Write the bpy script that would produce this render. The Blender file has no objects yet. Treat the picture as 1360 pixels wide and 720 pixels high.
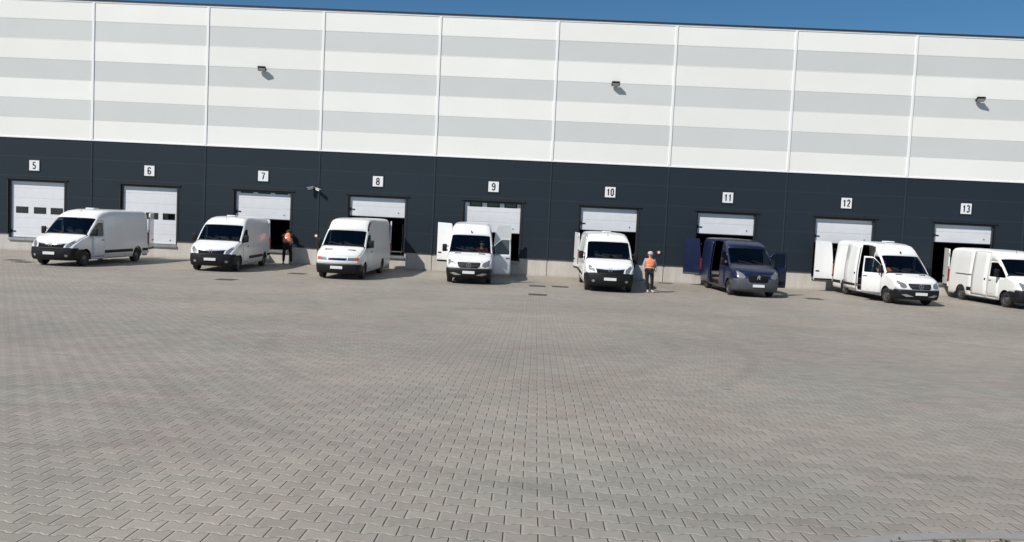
import bpy, bmesh, math, random
from mathutils import Vector, Matrix, Euler
from mathutils.bvhtree import BVHTree
random.seed(7)
SC = bpy.context.scene
C = bpy.context.collection
R = math.radians
PI = math.pi

# ------------------------------------------------------------------ materials
def mat(name, col, rough=.5, metal=0., coat=0., spec=.5):
    m = bpy.data.materials.new(name); m.use_nodes = True
    b = m.node_tree.nodes['Principled BSDF']
    b.inputs['Base Color'].default_value = (*col, 1)
    b.inputs['Roughness'].default_value = rough
    b.inputs['Metallic'].default_value = metal
    b.inputs['Coat Weight'].default_value = coat
    b.inputs['Coat Roughness'].default_value = .08
    b.inputs['Specular IOR Level'].default_value = spec
    return m

class NT:
    def __init__(s, m): s.t = m.node_tree; s.n = s.t.nodes; s.l = s.t.links
    def new(s, k, **kw):
        n = s.n.new(k)
        for a, v in kw.items(): setattr(n, a, v)
        return n
    def link(s, a, b): s.l.new(a, b)
    def put(s, v, sock):
        if hasattr(v, 'is_output'): s.l.new(v, sock)
        else: sock.default_value = v
    def m(s, op, a, b=0., c=0., clamp=False):
        n = s.n.new('ShaderNodeMath'); n.operation = op; n.use_clamp = clamp
        s.put(a, n.inputs[0]); s.put(b, n.inputs[1]); s.put(c, n.inputs[2])
        return n.outputs[0]
    def noise(s, vec, scale, detail=4, rough=.55, dist=0.):
        n = s.n.new('ShaderNodeTexNoise'); n.inputs['Scale'].default_value = scale
        n.inputs['Detail'].default_value = detail; n.inputs['Roughness'].default_value = rough
        n.inputs['Distortion'].default_value = dist
        s.l.new(vec, n.inputs['Vector']); return n.outputs['Fac']
    def mapr(s, v, a, b, c, d, smooth=False):
        n = s.n.new('ShaderNodeMapRange'); n.clamp = True
        if smooth: n.interpolation_type = 'SMOOTHSTEP'
        s.put(v, n.inputs[0])
        for i, x in enumerate((a, b, c, d)): n.inputs[i+1].default_value = x
        return n.outputs[0]
    def mix(s, f, a, b, mode='MIX'):
        n = s.n.new('ShaderNodeMix'); n.data_type = 'RGBA'; n.blend_type = mode
        s.put(f, n.inputs[0])
        for v, i in ((a, 6), (b, 7)):
            if isinstance(v, tuple): n.inputs[i].default_value = (*v[:3], 1)
            else: s.l.new(v, n.inputs[i])
        return n.outputs[2]
    def scalecol(s, colr, f):
        n = s.n.new('ShaderNodeVectorMath'); n.operation = 'SCALE'
        if isinstance(colr, tuple): n.inputs[0].default_value = colr
        else: s.l.new(colr, n.inputs[0])
        s.put(f, n.inputs['Scale']); return n.outputs[0]
    def bump(s, h, strength, dist, normal=None):
        n = s.n.new('ShaderNodeBump'); n.inputs['Strength'].default_value = strength
        n.inputs['Distance'].default_value = dist
        s.l.new(h, n.inputs['Height'])
        if normal is not None: s.l.new(normal, n.inputs['Normal'])
        return n.outputs[0]
    def pos(s, kind='Object'):
        return s.n.new('ShaderNodeTexCoord').outputs[kind]

def dirty(name, col, rough=.4, metal=0., coat=0., amount=.15, scale=3., dirt=(.16, .14, .12), lowz=None, vary=True):
    """paint with faint dust and grime"""
    m = mat(name, col, rough, metal, coat); t = NT(m); b = t.n['Principled BSDF']
    p = t.pos()
    f = t.mapr(t.noise(p, scale, 6, .65), .42, .75, 0, amount)
    if lowz is not None:
        sep = t.new('ShaderNodeSeparateXYZ'); t.link(p, sep.inputs[0])
        g = t.mapr(sep.outputs[2], lowz[0], lowz[1], lowz[2], 0)
        f = t.m('MAXIMUM', f, t.m('MULTIPLY', g, t.mapr(t.noise(p, 6, 4), .3, .7, .5, 1)))
    t.link(t.mix(f, col, dirt), b.inputs['Base Color'])
    if lowz is None: t.link(t.mapr(t.noise(p, 9, 3), .3, .7, max(0, rough-.06), rough+.1), b.inputs['Roughness'])
    return m

def cladding_mat(name, col, rough=.45, z0=5.95, pitch=1.01, var=.03, groove=.6, bandcol=None, light_joint=None):
    m = mat(name, col, rough); t = NT(m); b = t.n['Principled BSDF']; b.inputs['Specular IOR Level'].default_value = .25
    p = t.pos(); sep = t.new('ShaderNodeSeparateXYZ'); t.link(p, sep.inputs[0])
    x, z = sep.outputs[0], sep.outputs[2]
    v = t.m('DIVIDE', t.m('SUBTRACT', z, z0), pitch)
    fr = t.m('ABSOLUTE', t.m('SUBTRACT', v, t.m('ROUND', v)))
    g = t.mapr(fr, 0.004, .016, 0, 1, True)
    micro = t.m('MULTIPLY', t.m('SINE', t.m('MULTIPLY', z, 2*PI/.05)), .12)
    h = t.m('ADD', t.m('MULTIPLY', g, 1.), micro)
    cellv = t.m('FLOOR', v); cellu = t.m('FLOOR', t.m('DIVIDE', x, 5.995))
    comb = t.new('ShaderNodeCombineXYZ'); t.link(cellu, comb.inputs[0]); t.link(cellv, comb.inputs[1])
    wn = t.new('ShaderNodeTexWhiteNoise'); t.link(comb.outputs[0], wn.inputs[0])
    k = t.mapr(wn.outputs[0], 0, 1, 1-var, 1+var)
    # slow staining
    sc = t.new('ShaderNodeVectorMath', operation='MULTIPLY'); t.link(p, sc.inputs[0]); sc.inputs[1].default_value = (1.2, 1, .12)
    st = t.mapr(t.noise(p, .35, 4), .35, .7, 1.01, .975)
    k = t.m('MULTIPLY', k, st)
    colr = t.scalecol(col, k)
    if light_joint: colr = t.mix(t.mapr(g, 0, 1, .8, 0), colr, light_joint)
    else: colr = t.mix(t.mapr(g, 0, 1, .35, 0), colr, tuple(c*.3 for c in col))
    t.link(colr, b.inputs['Base Color'])
    # oil-canning of the thin steel sheets
    oc = t.noise(p, .8, 2)
    t.link(t.bump(t.m('ADD', t.m('MULTIPLY', h, .4), t.m('MULTIPLY', oc, .7)), .35, .012), b.inputs['Normal'])
    return m

M = {}
M['white_clad'] = cladding_mat('white cladding', (.83, .822, .775), .5)
M['grey_clad'] = cladding_mat('grey cladding', (.612, .622, .602), .5)
M['dark_clad'] = cladding_mat('dark cladding', (.0185, .027, .036), .5, light_joint=(.035, .045, .055))
M['trim_white'] = mat('white trim', (.84, .84, .82), .4)
M['trim_dark'] = mat('dark trim', (.022, .030, .040), .4)
M['cap_dark'] = mat('roof cap', (.03, .035, .05), .4)
M['black'] = mat('black rubber', (.012, .012, .013), .7)
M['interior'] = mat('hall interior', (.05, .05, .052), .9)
M['steel'] = dirty('galvanised steel', (.45, .46, .47), .4, .7, amount=.4)
M['door_white'] = None

def door_mat():
    m = mat('sectional door', (.70, .71, .73), .45); t = NT(m); b = t.n['Principled BSDF']
    p = t.pos(); sep = t.new('ShaderNodeSeparateXYZ'); t.link(p, sep.inputs[0])
    v = t.m('DIVIDE', sep.outputs[2], .525)
    g = t.mapr(t.m('ABSOLUTE', t.m('SUBTRACT', v, t.m('ROUND', v))), .008, .024, 0, 1, True)
    t.link(t.mix(t.mapr(g, 0, 1, .45, 0), t.scalecol((.70, .71, .73), t.mapr(t.noise(p, 2.2, 5), .3, .7, .95, 1.03)), (.3, .3, .31)), b.inputs['Base Color'])
    t.link(t.bump(g, .5, .01), b.inputs['Normal']); return m
M['door_white'] = door_mat()

def concrete_mat():
    m = mat('plinth concrete', (.52, .49, .45), .85); t = NT(m); b = t.n['Principled BSDF']
    p = t.pos(); sep = t.new('ShaderNodeSeparateXYZ'); t.link(p, sep.inputs[0])
    x, z = sep.outputs[0], sep.outputs[2]
    v = t.m('DIVIDE', x, 5.995)
    j = t.mapr(t.m('ABSOLUTE', t.m('SUBTRACT', v, t.m('ROUND', v))), .002, .0045, 0, 1)
    sc = t.new('ShaderNodeVectorMath', operation='MULTIPLY'); t.link(p, sc.inputs[0]); sc.inputs[1].default_value = (1.5, 1, .3)
    n1 = t.noise(sc.outputs[0], 2.2, 6, .65); n2 = t.noise(p, 30, 3)
    k = t.m('MULTIPLY', t.mapr(n1, .3, .7, .86, 1.08), t.mapr(n2, .3, .7, .96, 1.04))
    low = t.mapr(t.m('ADD', z, t.m('MULTIPLY', n1, .12)), .04, .18, .8, 1)
    c = t.scalecol((.53, .50, .455), t.m('MULTIPLY', k, low))
    t.link(t.mix(t.m('SUBTRACT', 1, j), c, (.10, .095, .09)), b.inputs['Base Color'])
    t.link(t.bump(t.m('ADD', t.m('MULTIPLY', j, 1.), t.m('MULTIPLY', n2, .3)), .4, .01), b.inputs['Normal'])
    return m
M['plinth'] = concrete_mat()

PL, PW = .202, .150        # stone length along a course, course pitch
def paver_mat():
    m = mat('interlocking pavers', (.3, .29, .27), .62, spec=.5); t = NT(m); b = t.n['Principled BSDF']
    p = t.pos(); 
    # gentle unevenness of the courses
    wob = t.new('ShaderNodeTexNoise'); wob.inputs['Scale'].default_value = .5; wob.inputs['Detail'].default_value = 2
    t.link(p, wob.inputs['Vector'])
    w2 = t.new('ShaderNodeVectorMath', operation='SCALE'); w2.inputs['Scale'].default_value = .05; t.link(wob.outputs['Color'], w2.inputs[0])
    pp = t.new('ShaderNodeVectorMath', operation='ADD'); t.link(p, pp.inputs[0]); t.link(w2.outputs[0], pp.inputs[1])
    sep = t.new('ShaderNodeSeparateXYZ'); t.link(pp.outputs[0], sep.inputs[0])
    u = t.m('DIVIDE', sep.outputs[0], PL); v = t.m('DIVIDE', sep.outputs[1], PW)
    k = t.m('ROUND', v)
    par = t.m('SUBTRACT', 1, t.m('MULTIPLY', t.m('ABSOLUTE', t.m('SUBTRACT', k, t.m('MULTIPLY', t.m('ROUND', t.m('MULTIPLY', k, .5)), 2))), 2))  # +1/-1
    # wave: clamped triangle of period 1
    tri = t.m('SUBTRACT', t.m('MULTIPLY', t.m('ABSOLUTE', t.m('SUBTRACT', t.m('FRACT', u), .5)), 4), 1)   # 1 at u=0, -1 at .5
    wave = t.m('MAXIMUM', t.m('MINIMUM', t.m('MULTIPLY', tri, 3.2), 1), -1)
    off = t.m('MULTIPLY', t.m('MULTIPLY', wave, .075), par)
    dv = t.m('SUBTRACT', t.m('SUBTRACT', v, k), off)
    dlong = t.m('MULTIPLY', t.m('ABSOLUTE', dv), PW)
    row = t.m('SUBTRACT', k, t.m('LESS_THAN', dv, 0))
    half = t.m('MULTIPLY', row, .5)
    # stone "head" positions: transverse joints
    uu = t.m('ADD', u, t.m('ADD', half, .5))
    st_ = t.m('SUBTRACT', uu, t.m('ROUND', uu)); dtr = t.m('MULTIPLY', t.m('ABSOLUTE', st_), PL)
    # lopsided edge profile imitates sunlit joints: broad on camera and sun sides, narrow opposite
    wl = t.m('ADD', .0035, t.m('MULTIPLY', t.m('GREATER_THAN', dv, 0), .0165)); wt = t.m('ADD', .006, t.m('MULTIPLY', t.m('GREATER_THAN', st_, 0), .009))
    g = t.m('MULTIPLY', t.m('DIVIDE', dlong, wl, clamp=True), t.m('DIVIDE', dtr, wt, clamp=True))
    gap = t.m('MAXIMUM', t.mapr(dtr, .003, .006, 1, 0), t.mapr(dlong, .0008, .0022, .12, 0))
    cell = t.new('ShaderNodeCombineXYZ'); t.link(t.m('FLOOR', uu), cell.inputs[0]); t.link(row, cell.inputs[1])
    wn = t.new('ShaderNodeTexWhiteNoise'); t.link(cell.outputs[0], wn.inputs[0])
    tone = t.mapr(wn.outputs[0], 0, 1, .90, 1.07)
    fine = t.noise(p, 160, 3, .7); mid = t.noise(p, 11, 4); big = t.noise(p, .16, 5, .6); b2 = t.noise(p, .55, 5, .65, .6)
    tone = t.m('MULTIPLY', tone, t.mapr(fine, .3, .7, .94, 1.06))
    tone = t.m('MULTIPLY', tone, t.mapr(mid, .3, .7, .96, 1.04))
    tone = t.m('MULTIPLY', tone, t.mapr(big, .3, .7, .84, 1.07))
    tone = t.m('MULTIPLY', tone, t.mapr(b2, .3, .7, .92, 1.05))
    base = t.mix(t.mapr(t.noise(p, .3, 3), .35, .65, 0, 1), (.334, .296, .250), (.303, .284, .240))
    base = t.mix(t.m('ADD', t.mapr(t.noise(p, .9, 3), .50, .68, 0, .4), t.mapr(t.noise(cell.outputs[0], .37, 2), .55, .7, 0, .2)), base, (.345, .275, .238))
    # tyre scrub arcs left by turning vans
    sp = t.new('ShaderNodeSeparateXYZ'); t.link(p, sp.inputs[0]); X, Y = sp.outputs[0], sp.outputs[1]
    arcs = None
    for (cx, cy, r, w, a) in ((27, -27.5, 9.6, .13, .13), (27, -27.5, 8.0, .13, .12), (17, -26, 10.4, .12, .10), (17.3, -26, 8.8, .12, .09),
                              (34, -22, 8.5, .14, .10), (34.4, -22.3, 6.9, .13, .09), (8, -24, 11.5, .14, .09), (8.3, -24, 9.9, .13, .08), (22.5, -18.5, 5.8, .12, .12), (22.6, -18.6, 4.2, .12, .1)):
        dx = t.m('SUBTRACT', X, cx); dy = t.m('SUBTRACT', Y, cy)
        dd = t.m('ABSOLUTE', t.m('SUBTRACT', t.m('SQRT', t.m('ADD', t.m('MULTIPLY', dx, dx), t.m('MULTIPLY', dy, dy))), r))
        q = t.mapr(dd, w*.3, w*1.6, a, 0, True)
        arcs = q if arcs is None else t.m('MAXIMUM', arcs, q)
    arcs = t.m('MULTIPLY', arcs, t.mapr(t.noise(p, .35, 4, .7), .42, .62, 0, 1))
    tone = t.m('MULTIPLY', tone, t.m('SUBTRACT', 1, arcs))
    # a few oil drips and chipped stones
    vor = t.new('ShaderNodeTexVoronoi'); vor.inputs['Scale'].default_value = .8; t.link(p, vor.inputs['Vector'])
    spot = t.mapr(vor.outputs['Distance'], .02, .06, .4, 0, True)
    spot = t.m('MULTIPLY', spot, t.m('GREATER_THAN', t.noise(p, .7, 1), .56))
    tone = t.m('MULTIPLY', tone, t.m('SUBTRACT', 1, spot))
    c = t.scalecol(base, tone)
    c = t.mix(t.m('MULTIPLY', gap, t.mapr(mid, .3, .7, .15, .55)), c, (.16, .135, .105))
    t.link(c, b.inputs['Base Color'])
    tilt = t.m('MULTIPLY', t.m('SUBTRACT', wn.outputs[0], .5), .12)
    h = t.m('ADD', t.m('ADD', g, tilt), t.m('MULTIPLY', fine, .05))
    t.link(t.bump(h, 1., .011, t.bump(mid, .3, .004)), b.inputs['Normal'])
    return m
M['pavers'] = paver_mat()

def sand_mat():
    m = mat('sandy soil', (.42, .34, .25), .95); t = NT(m); b = t.n['Principled BSDF']; p = t.pos()
    n = t.noise(p, 14, 6, .7); n2 = t.noise(p, 90, 3)
    c = t.mix(t.mapr(n, .35, .7, 0, 1), (.50, .41, .31), (.26, .20, .14))
    t.link(t.scalecol(c, t.mapr(n2, .3, .7, .8, 1.15)), b.inputs['Base Color'])
    t.link(t.bump(t.m('ADD', n, t.m('MULTIPLY', n2, .4)), .8, .02), b.inputs['Normal']); return m
M['sand'] = sand_mat()
def kerb_mat():
    m = mat('kerb concrete', (.30, .30, .29), .85); t = NT(m); b = t.n['Principled BSDF']; p = t.pos()
    t.link(t.scalecol((.285, .28, .265), t.mapr(t.noise(p, 12, 6, .7), .3, .7, .88, 1.08)), b.inputs['Base Color'])
    t.link(t.bump(t.noise(p, 120, 3), .25, .004), b.inputs['Normal']); return m
M['kerb'] = kerb_mat()
M['weed'] = dirty('weed leaves', (.06, .075, .025), .7, amount=.85, dirt=(.16, .11, .04), scale=6)

M['paint_white'] = dirty('white van paint', (.80, .80, .79), .28, coat=.5, amount=.05, scale=1.2, lowz=(.35, 1.05, .38))
M['paint_cream'] = dirty('older white van paint', (.76, .76, .735), .33, coat=.4, amount=.05, scale=1.2, lowz=(.35, .9, .25))
M['paint_navy'] = dirty('navy van paint', (.005, .010, .040), .35, coat=.3, amount=.03, scale=1.2, lowz=(.35, .9, .12))
M['bumper'] = dirty('black bumper plastic', (.007, .007, .008), .55, amount=.06, dirt=(.09, .085, .08)); M['bumper'].node_tree.nodes['Principled BSDF'].inputs['Specular IOR Level'].default_value = .3
M['bumper_grey'] = dirty('grey bumper plastic', (.055, .06, .072), .5, amount=.25, dirt=(.12, .115, .11))
M['chrome'] = mat('chrome', (.75, .76, .78), .15, 1.)
M['tyre'] = dirty('tyre rubber', (.015, .015, .015), .8, amount=.4, dirt=(.08, .075, .07))
M['rim'] = dirty('steel rim', (.13, .13, .135), .45, .6, amount=.4, dirt=(.1, .09, .08))
M['seat'] = mat('seat cloth', (.035, .037, .042), .9)
M['dash'] = mat('dashboard', (.03, .03, .033), .7)
M['plate'] = mat('number plate', (.72, .73, .72), .35)
M['lamp_red'] = mat('red lens', (.20, .018, .014), .3, coat=.3)
M['lamp_orange'] = mat('orange lens', (.55, .075, .02), .3, coat=.3)
M['floor_wood'] = dirty('cargo floor', (.16, .11, .07), .7, amount=.5)
M['lining'] = dirty('cargo lining', (.42, .42, .41), .6, amount=.3)
M['paper'] = mat('paper', (.8, .8, .78), .8)
M['hole'] = mat('dark grille mesh', (.006, .006, .007), .8, spec=.15)
M['iron'] = dirty('weathered iron', (.085, .072, .062), .8, amount=.4)
def lamp_glass():
    m = mat('headlamp glass', (.26, .27, .28), .22, .45, 1.); t = NT(m); b = t.n['Principled BSDF']
    t.link(t.bump(t.noise(t.pos(), 9, 1), .15, .01), b.inputs['Normal']); return m
M['lamp'] = lamp_glass()
def glass(name, tint, ior=1.5):
    m = bpy.data.materials.new(name); m.use_nodes = True; t = NT(m); t.n.clear()
    o = t.new('ShaderNodeOutputMaterial'); mx = t.new('ShaderNodeMixShader'); tr = t.new('ShaderNodeBsdfTransparent'); gl = t.new('ShaderNodeBsdfGlossy')
    tr.inputs[0].default_value = (*tint, 1); gl.inputs['Roughness'].default_value = .03; gl.inputs[0].default_value = (.9, .95, 1, 1)
    fr = t.new('ShaderNodeFresnel'); fr.inputs[0].default_value = ior
    t.link(fr.outputs[0], mx.inputs[0]); t.link(tr.outputs[0], mx.inputs[1]); t.link(gl.outputs[0], mx.inputs[2]); t.link(mx.outputs[0], o.inputs[0])
    return m
M['glass'] = glass('tinted glass', (.50, .57, .55))
M['glass_side'] = glass('dark side glass', (.16, .19, .19), 1.42)
M['door_pane'] = glass('door pane', (.12, .13, .14), 1.8)
M['orange_vest'] = mat('orange hi-vis', (.92, .22, .085), .7)
M['reflective'] = mat('reflective tape', (.6, .6, .58), .3, .2)
M['skin'] = mat('skin', (.50, .29, .20), .55)
M['dark_cloth'] = mat('dark cloth', (.009, .010, .012), .9)
M['grey_cloth'] = mat('grey cloth', (.36, .36, .38), .9)
M['black_cloth'] = mat('black cloth', (.012, .012, .014), .9)
M['cap_grey'] = mat('pale cap', (.42, .42, .42), .85)
M['hair'] = mat('brown hair', (.03, .02, .014), .8)
M['shoe'] = mat('pale shoes', (.45, .44, .43), .7)
M['digit'] = mat('black lettering', (.012, .012, .015), .5)
M['sign_white'] = mat('sign white', (.78, .79, .80), .4)
M['red'] = mat('signal red', (.16, .02, .02), .4)
M['bolt'] = mat('dull silver', (.55, .56, .58), .3, .8)
M['cctv'] = mat('cctv white', (.62, .62, .60), .4)

# ------------------------------------------------------------------ mesh helpers
def link(name, me, m, parent=None, smooth=False, angle=35):
    o = bpy.data.objects.new(name, me); C.objects.link(o)
    for x in (m if isinstance(m, (list, tuple)) else [m]): me.materials.append(x)
    if smooth:
        for p in me.polygons: p.use_smooth = True
        me.set_sharp_from_angle(angle=R(angle))
    if parent is not None: o.parent = parent
    return o
def obj(name, bm, m, parent=None, smooth=False, angle=35, recalc=True):
    if recalc: bmesh.ops.recalc_face_normals(bm, faces=bm.faces)
    me = bpy.data.meshes.new(name); bm.to_mesh(me); bm.free()
    return link(name, me, m, parent, smooth, angle)
def box(bm, c, s, rot=None, bevel=0, mi=0, seg=1):
    r = bmesh.ops.create_cube(bm, size=1.)
    vs = r['verts']
    for v in vs: v.co = Vector((v.co.x*s[0], v.co.y*s[1], v.co.z*s[2]))
    fs = {f for v in vs for f in v.link_faces}
    if bevel:
        es = {e for v in vs for e in v.link_edges}
        rr = bmesh.ops.bevel(bm, geom=list(es), offset=bevel, segments=seg, affect='EDGES', profile=.5)
        fs = {f for f in rr['faces']} | {f for f in fs if f.is_valid}
        vs = list({v for f in fs for v in f.verts})
    for f in fs: f.material_index = mi
    mt = Matrix.Translation(Vector(c)) @ (rot.to_matrix().to_4x4() if rot is not None else Matrix())
    bmesh.ops.transform(bm, matrix=mt, verts=vs)
    return vs
def b2(bm, x0, x1, y0, y1, z0, z1, **k): return box(bm, ((x0+x1)/2, (y0+y1)/2, (z0+z1)/2), (x1-x0, y1-y0, z1-z0), **k)
def cyl(bm, c, r, h, axis='Z', seg=20, r2=None, mi=0):
    rr = bmesh.ops.create_cone(bm, cap_ends=True, segments=seg, radius1=r, radius2=r if r2 is None else r2, depth=h)
    rot = {'Z': Matrix(), 'X': Matrix.Rotation(PI/2, 4, 'Y'), 'Y': Matrix.Rotation(-PI/2, 4, 'X')}[axis]
    bmesh.ops.transform(bm, matrix=Matrix.Translation(Vector(c)) @ rot, verts=rr['verts'])
    for v in rr['verts']:
        for f in v.link_faces: f.material_index = mi
    return rr['verts']
def rod(bm, a, b, r, seg=8, mi=0):
    a, b = Vector(a), Vector(b); d = b-a
    rr = bmesh.ops.create_cone(bm, cap_ends=True, segments=seg, radius1=r, radius2=r, depth=d.length)
    bmesh.ops.transform(bm, matrix=Matrix.Translation((a+b)/2) @ d.to_track_quat('Z', 'Y').to_matrix().to_4x4(), verts=rr['verts'])
    for v in rr['verts']:
        for f in v.link_faces: f.material_index = mi
def lathe(bm, prof, axis_y=True, seg=28):
    """profile of (radius, offset along y)"""
    rings = []
    for r, y in prof:
        rings.append([bm.verts.new((r*math.cos(2*PI*k/seg), y, r*math.sin(2*PI*k/seg))) for k in range(seg)])
    for a, b in zip(rings, rings[1:]):
        for k in range(seg): bm.faces.new((a[k], a[(k+1) % seg], b[(k+1) % seg], b[k]))
    return rings
def prism(bm, pts, axis, a, b, mi=0):
    """extrude an outline; axis 'x': pts are (y,z); 'y': pts are (x,z); 'z': pts are (x,y)"""
    def P(p, t): return {'x': (t, p[0], p[1]), 'y': (p[0], t, p[1]), 'z': (p[0], p[1], t)}[axis]
    A = [bm.verts.new(P(p, a)) for p in pts]; B = [bm.verts.new(P(p, b)) for p in pts]
    fs = [bm.faces.new(A), bm.faces.new(B)]
    n = len(pts)
    for i in range(n): fs.append(bm.faces.new((A[i], A[(i+1) % n], B[(i+1) % n], B[i])))
    for f in fs: f.material_index = mi
def thing(name, label, cat, loc=(0, 0, 0), rz=0, group=None):
    o = bpy.data.objects.new(name, None); C.objects.link(o); o.empty_display_size = .2
    o.location = loc; o.rotation_euler = (0, 0, rz); o['label'] = label; o['category'] = cat
    if group: o['group'] = group
    return o
def tag(o, label, cat, group=None):
    o['label'] = label; o['category'] = cat
    if group: o['group'] = group
    return o

# ------------------------------------------------------------------ ground
BAY = 5.995; ZD = 5.95; ZP = .874; ZR = 13.07; DZ0, DZ1 = .655, 3.69
bm = bmesh.new()
SL = .0385
def zg(y):
    # level apron by the docks, then the yard climbs gently away from them
    d = -y-9.5
    if d <= 0: return 0.
    if d < 5: return SL*d*d/10
    if d < 40: return SL*(d-2.5)
    return SL*37.5
ys = [350, 40, .02, -9.5, -10.5, -11.5, -12.5, -13.5, -14.5, -20, -30, -40, -49.5, -300]
prev = None
for y in ys:
    q = [bm.verts.new((x, y, zg(y))) for x in (-300, 350)]
    if prev: bm.faces.new((prev[0], prev[1], q[1], q[0]))
    prev = q
o = obj('paved_yard', bm, M['pavers'], smooth=True, angle=80); o['kind'] = 'structure'

# planted island where the photographer stands, with its kerb
IC = Vector((26.75, -40.16)); IR = 3.3
def arc_ring(bm, r0, r1, z, n=120, zb=None):
    prev = None
    for k in range(n+1):
        a = 2*PI*k/n; d = Vector((math.cos(a), math.sin(a)))
        q = [bm.verts.new((IC.x+d.x*r, IC.y+d.y*r, zg(IC.y+d.y*r)+z)) for r in (r0, r1)]
        if zb is not None: q += [bm.verts.new((IC.x+d.x*r, IC.y+d.y*r, zg(IC.y+d.y*r)+zb)) for r in (r0, r1)]
        if prev:
            bm.faces.new((prev[0], prev[1], q[1], q[0]))
            if zb is not None:
                bm.faces.new((prev[1], prev[3], q[3], q[1])); bm.faces.new((prev[0], prev[2], q[2], q[0]))
        prev = q
bm = bmesh.new(); arc_ring(bm, IR-.105, IR, .010, zb=-.05)
bmesh.ops.remove_doubles(bm, verts=bm.verts, dist=.0005)
o = obj('kerb', bm, M['kerb']); o['kind'] = 'structure'
bm = bmesh.new()
N = 60; rings = []
for i in range(1, 14):
    r = (IR-.104)*i/13
    rings.append([bm.verts.new((IC.x+r*math.cos(2*PI*k/N), IC.y+r*math.sin(2*PI*k/N), zg(IC.y+r*math.sin(2*PI*k/N))+.002+(.012*random.random() if i < 13 else 0))) for k in range(N)])
bm.faces.new(rings[0])
for a, b in zip(rings, rings[1:]):
    for k in range(N): bm.faces.new((a[k], a[(k+1) % N], b[(k+1) % N], b[k]))
o = obj('soil', bm, M['sand'], smooth=True, angle=80); o['kind'] = 'structure'
bm = bmesh.new()
for c in range(170):
    a = random.uniform(R(55), R(125)); r = IR-.13-abs(random.gauss(0, .25))
    px, py = IC.x+r*math.cos(a), IC.y+r*math.sin(a); s = random.uniform(.5, 1.2)
    for k in range(random.randint(8, 26)):
        az = random.uniform(0, 2*PI); L = random.uniform(.012, .034)*s; w = random.uniform(.004, .009)*s
        ox, oy = random.gauss(0, .03*s), random.gauss(0, .02*s); e = random.uniform(.05, .9)
        d = Vector((math.cos(az)*math.cos(e), math.sin(az)*math.cos(e), math.sin(e))); sd = Vector((-math.sin(az), math.cos(az), 0))*w
        b0 = Vector((px+ox, py+oy, zg(py+oy)+.004))
        vs = [bm.verts.new(v) for v in (b0, b0+d*L*.5+sd, b0+d*L, b0+d*L*.5-sd)]; bm.faces.new(vs)
o = obj('weeds', bm, M['weed'], recalc=False); o['kind'] = 'stuff'; o['label'] = 'low green and brown weeds along the inside of the kerb'; o['category'] = 'weeds'

# ------------------------------------------------------------------ warehouse
K0, K1 = -7, 13
X0, X1 = K0*BAY, K1*BAY; DEP = 40.
wh = thing('warehouse', 'long warehouse with striped white and grey upper cladding and dark lower cladding', 'warehouse', (0, 0, 0))
DOORS = [(k+.5)*BAY+.06 for k in range(-1, 8)]      # docks 5..13
def wall_holes(bm, x0, x1, z0, z1, holes, y, dep):
    xs = sorted({x0, x1, *[h[0] for h in holes], *[h[1] for h in holes]}); zs = sorted({z0, z1, *[h[2] for h in holes if z0 < h[2] < z1], *[h[3] for h in holes if z0 < h[3] < z1]})
    inside = lambda x, z: any(h[0] < x < h[1] and h[2] < z < h[3] for h in holes)
    for a, b in zip(xs, xs[1:]):
        for c, d in zip(zs, zs[1:]):
            if not inside((a+b)/2, (c+d)/2): bm.faces.new([bm.verts.new(p) for p in ((a, y, c), (b, y, c), (b, y, d), (a, y, d))])
    for h in holes:
        a, b, c, d = h; c = max(c, z0); d = min(d, z1)
        q = [((a, c), (a, d)), ((b, c), (b, d))]
        if h[3] < z1: q.append(((a, d), (b, d)))
        if h[2] > z0: q.append(((a, c), (b, c)))
        for (xa, za), (xb, zb) in q: bm.faces.new([bm.verts.new(p) for p in ((xa, y, za), (xb, y, zb), (xb, y+dep, zb), (xa, y+dep, za))])
    bmesh.ops.remove_doubles(bm, verts=bm.verts, dist=.0005)
HW = 1.51
alldocks = [(k+.5)*BAY for k in range(K0+1, K1-1)]
opening = [(x-HW, x+HW, DZ0, DZ1) for x in DOORS]
bm = bmesh.new(); wall_holes(bm, X0, X1, ZP-.015, ZD, opening, 0, .22)
v = [bm.verts.new(p) for p in ((X0, 0, ZP-.015), (X1, 0, ZP-.015), (X1, .06, ZP-.015), (X0, .06, ZP-.015))]; bm.faces.new(v)
obj('dark_cladding', bm, M['dark_clad'], wh)
bm = bmesh.new(); wall_holes(bm, X0, X1, -.3, ZP, opening, .045, .2)
obj('concrete_plinth', bm, M['plinth'], wh)
def band(i, name, m):
    z0 = ZD+i*1.017; z1 = z0+1.017
    bm = bmesh.new(); v = [bm.verts.new(p) for p in ((X0, -.006, z0), (X1, -.006, z0), (X1, -.006, z1), (X0, -.006, z1))]; bm.faces.new(v)
    obj(name, bm, m, wh)
for i in range(7): band(i, 'grey_cladding_band' if i % 2 else 'white_cladding_band', M['grey_clad'] if i % 2 else M['white_clad'])
bm = bmesh.new(); b2(bm, X0, X1, -.035, .0, ZD-.055, ZD+.02, bevel=.006)
obj('base_flashing', bm, M['trim_white'], wh)
bm = bmesh.new(); b2(bm, X0, X1, -.03, .0, ZR-.09, ZR-.002, bevel=.006)
obj('top_flashing', bm, M['trim_white'], wh)
bm = bmesh.new(); b2(bm, X0-.05, X1+.05, -.07, .25, ZR, ZR+.075, bevel=.01)
obj('roof_edge', bm, M['cap_dark'], wh)
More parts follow.
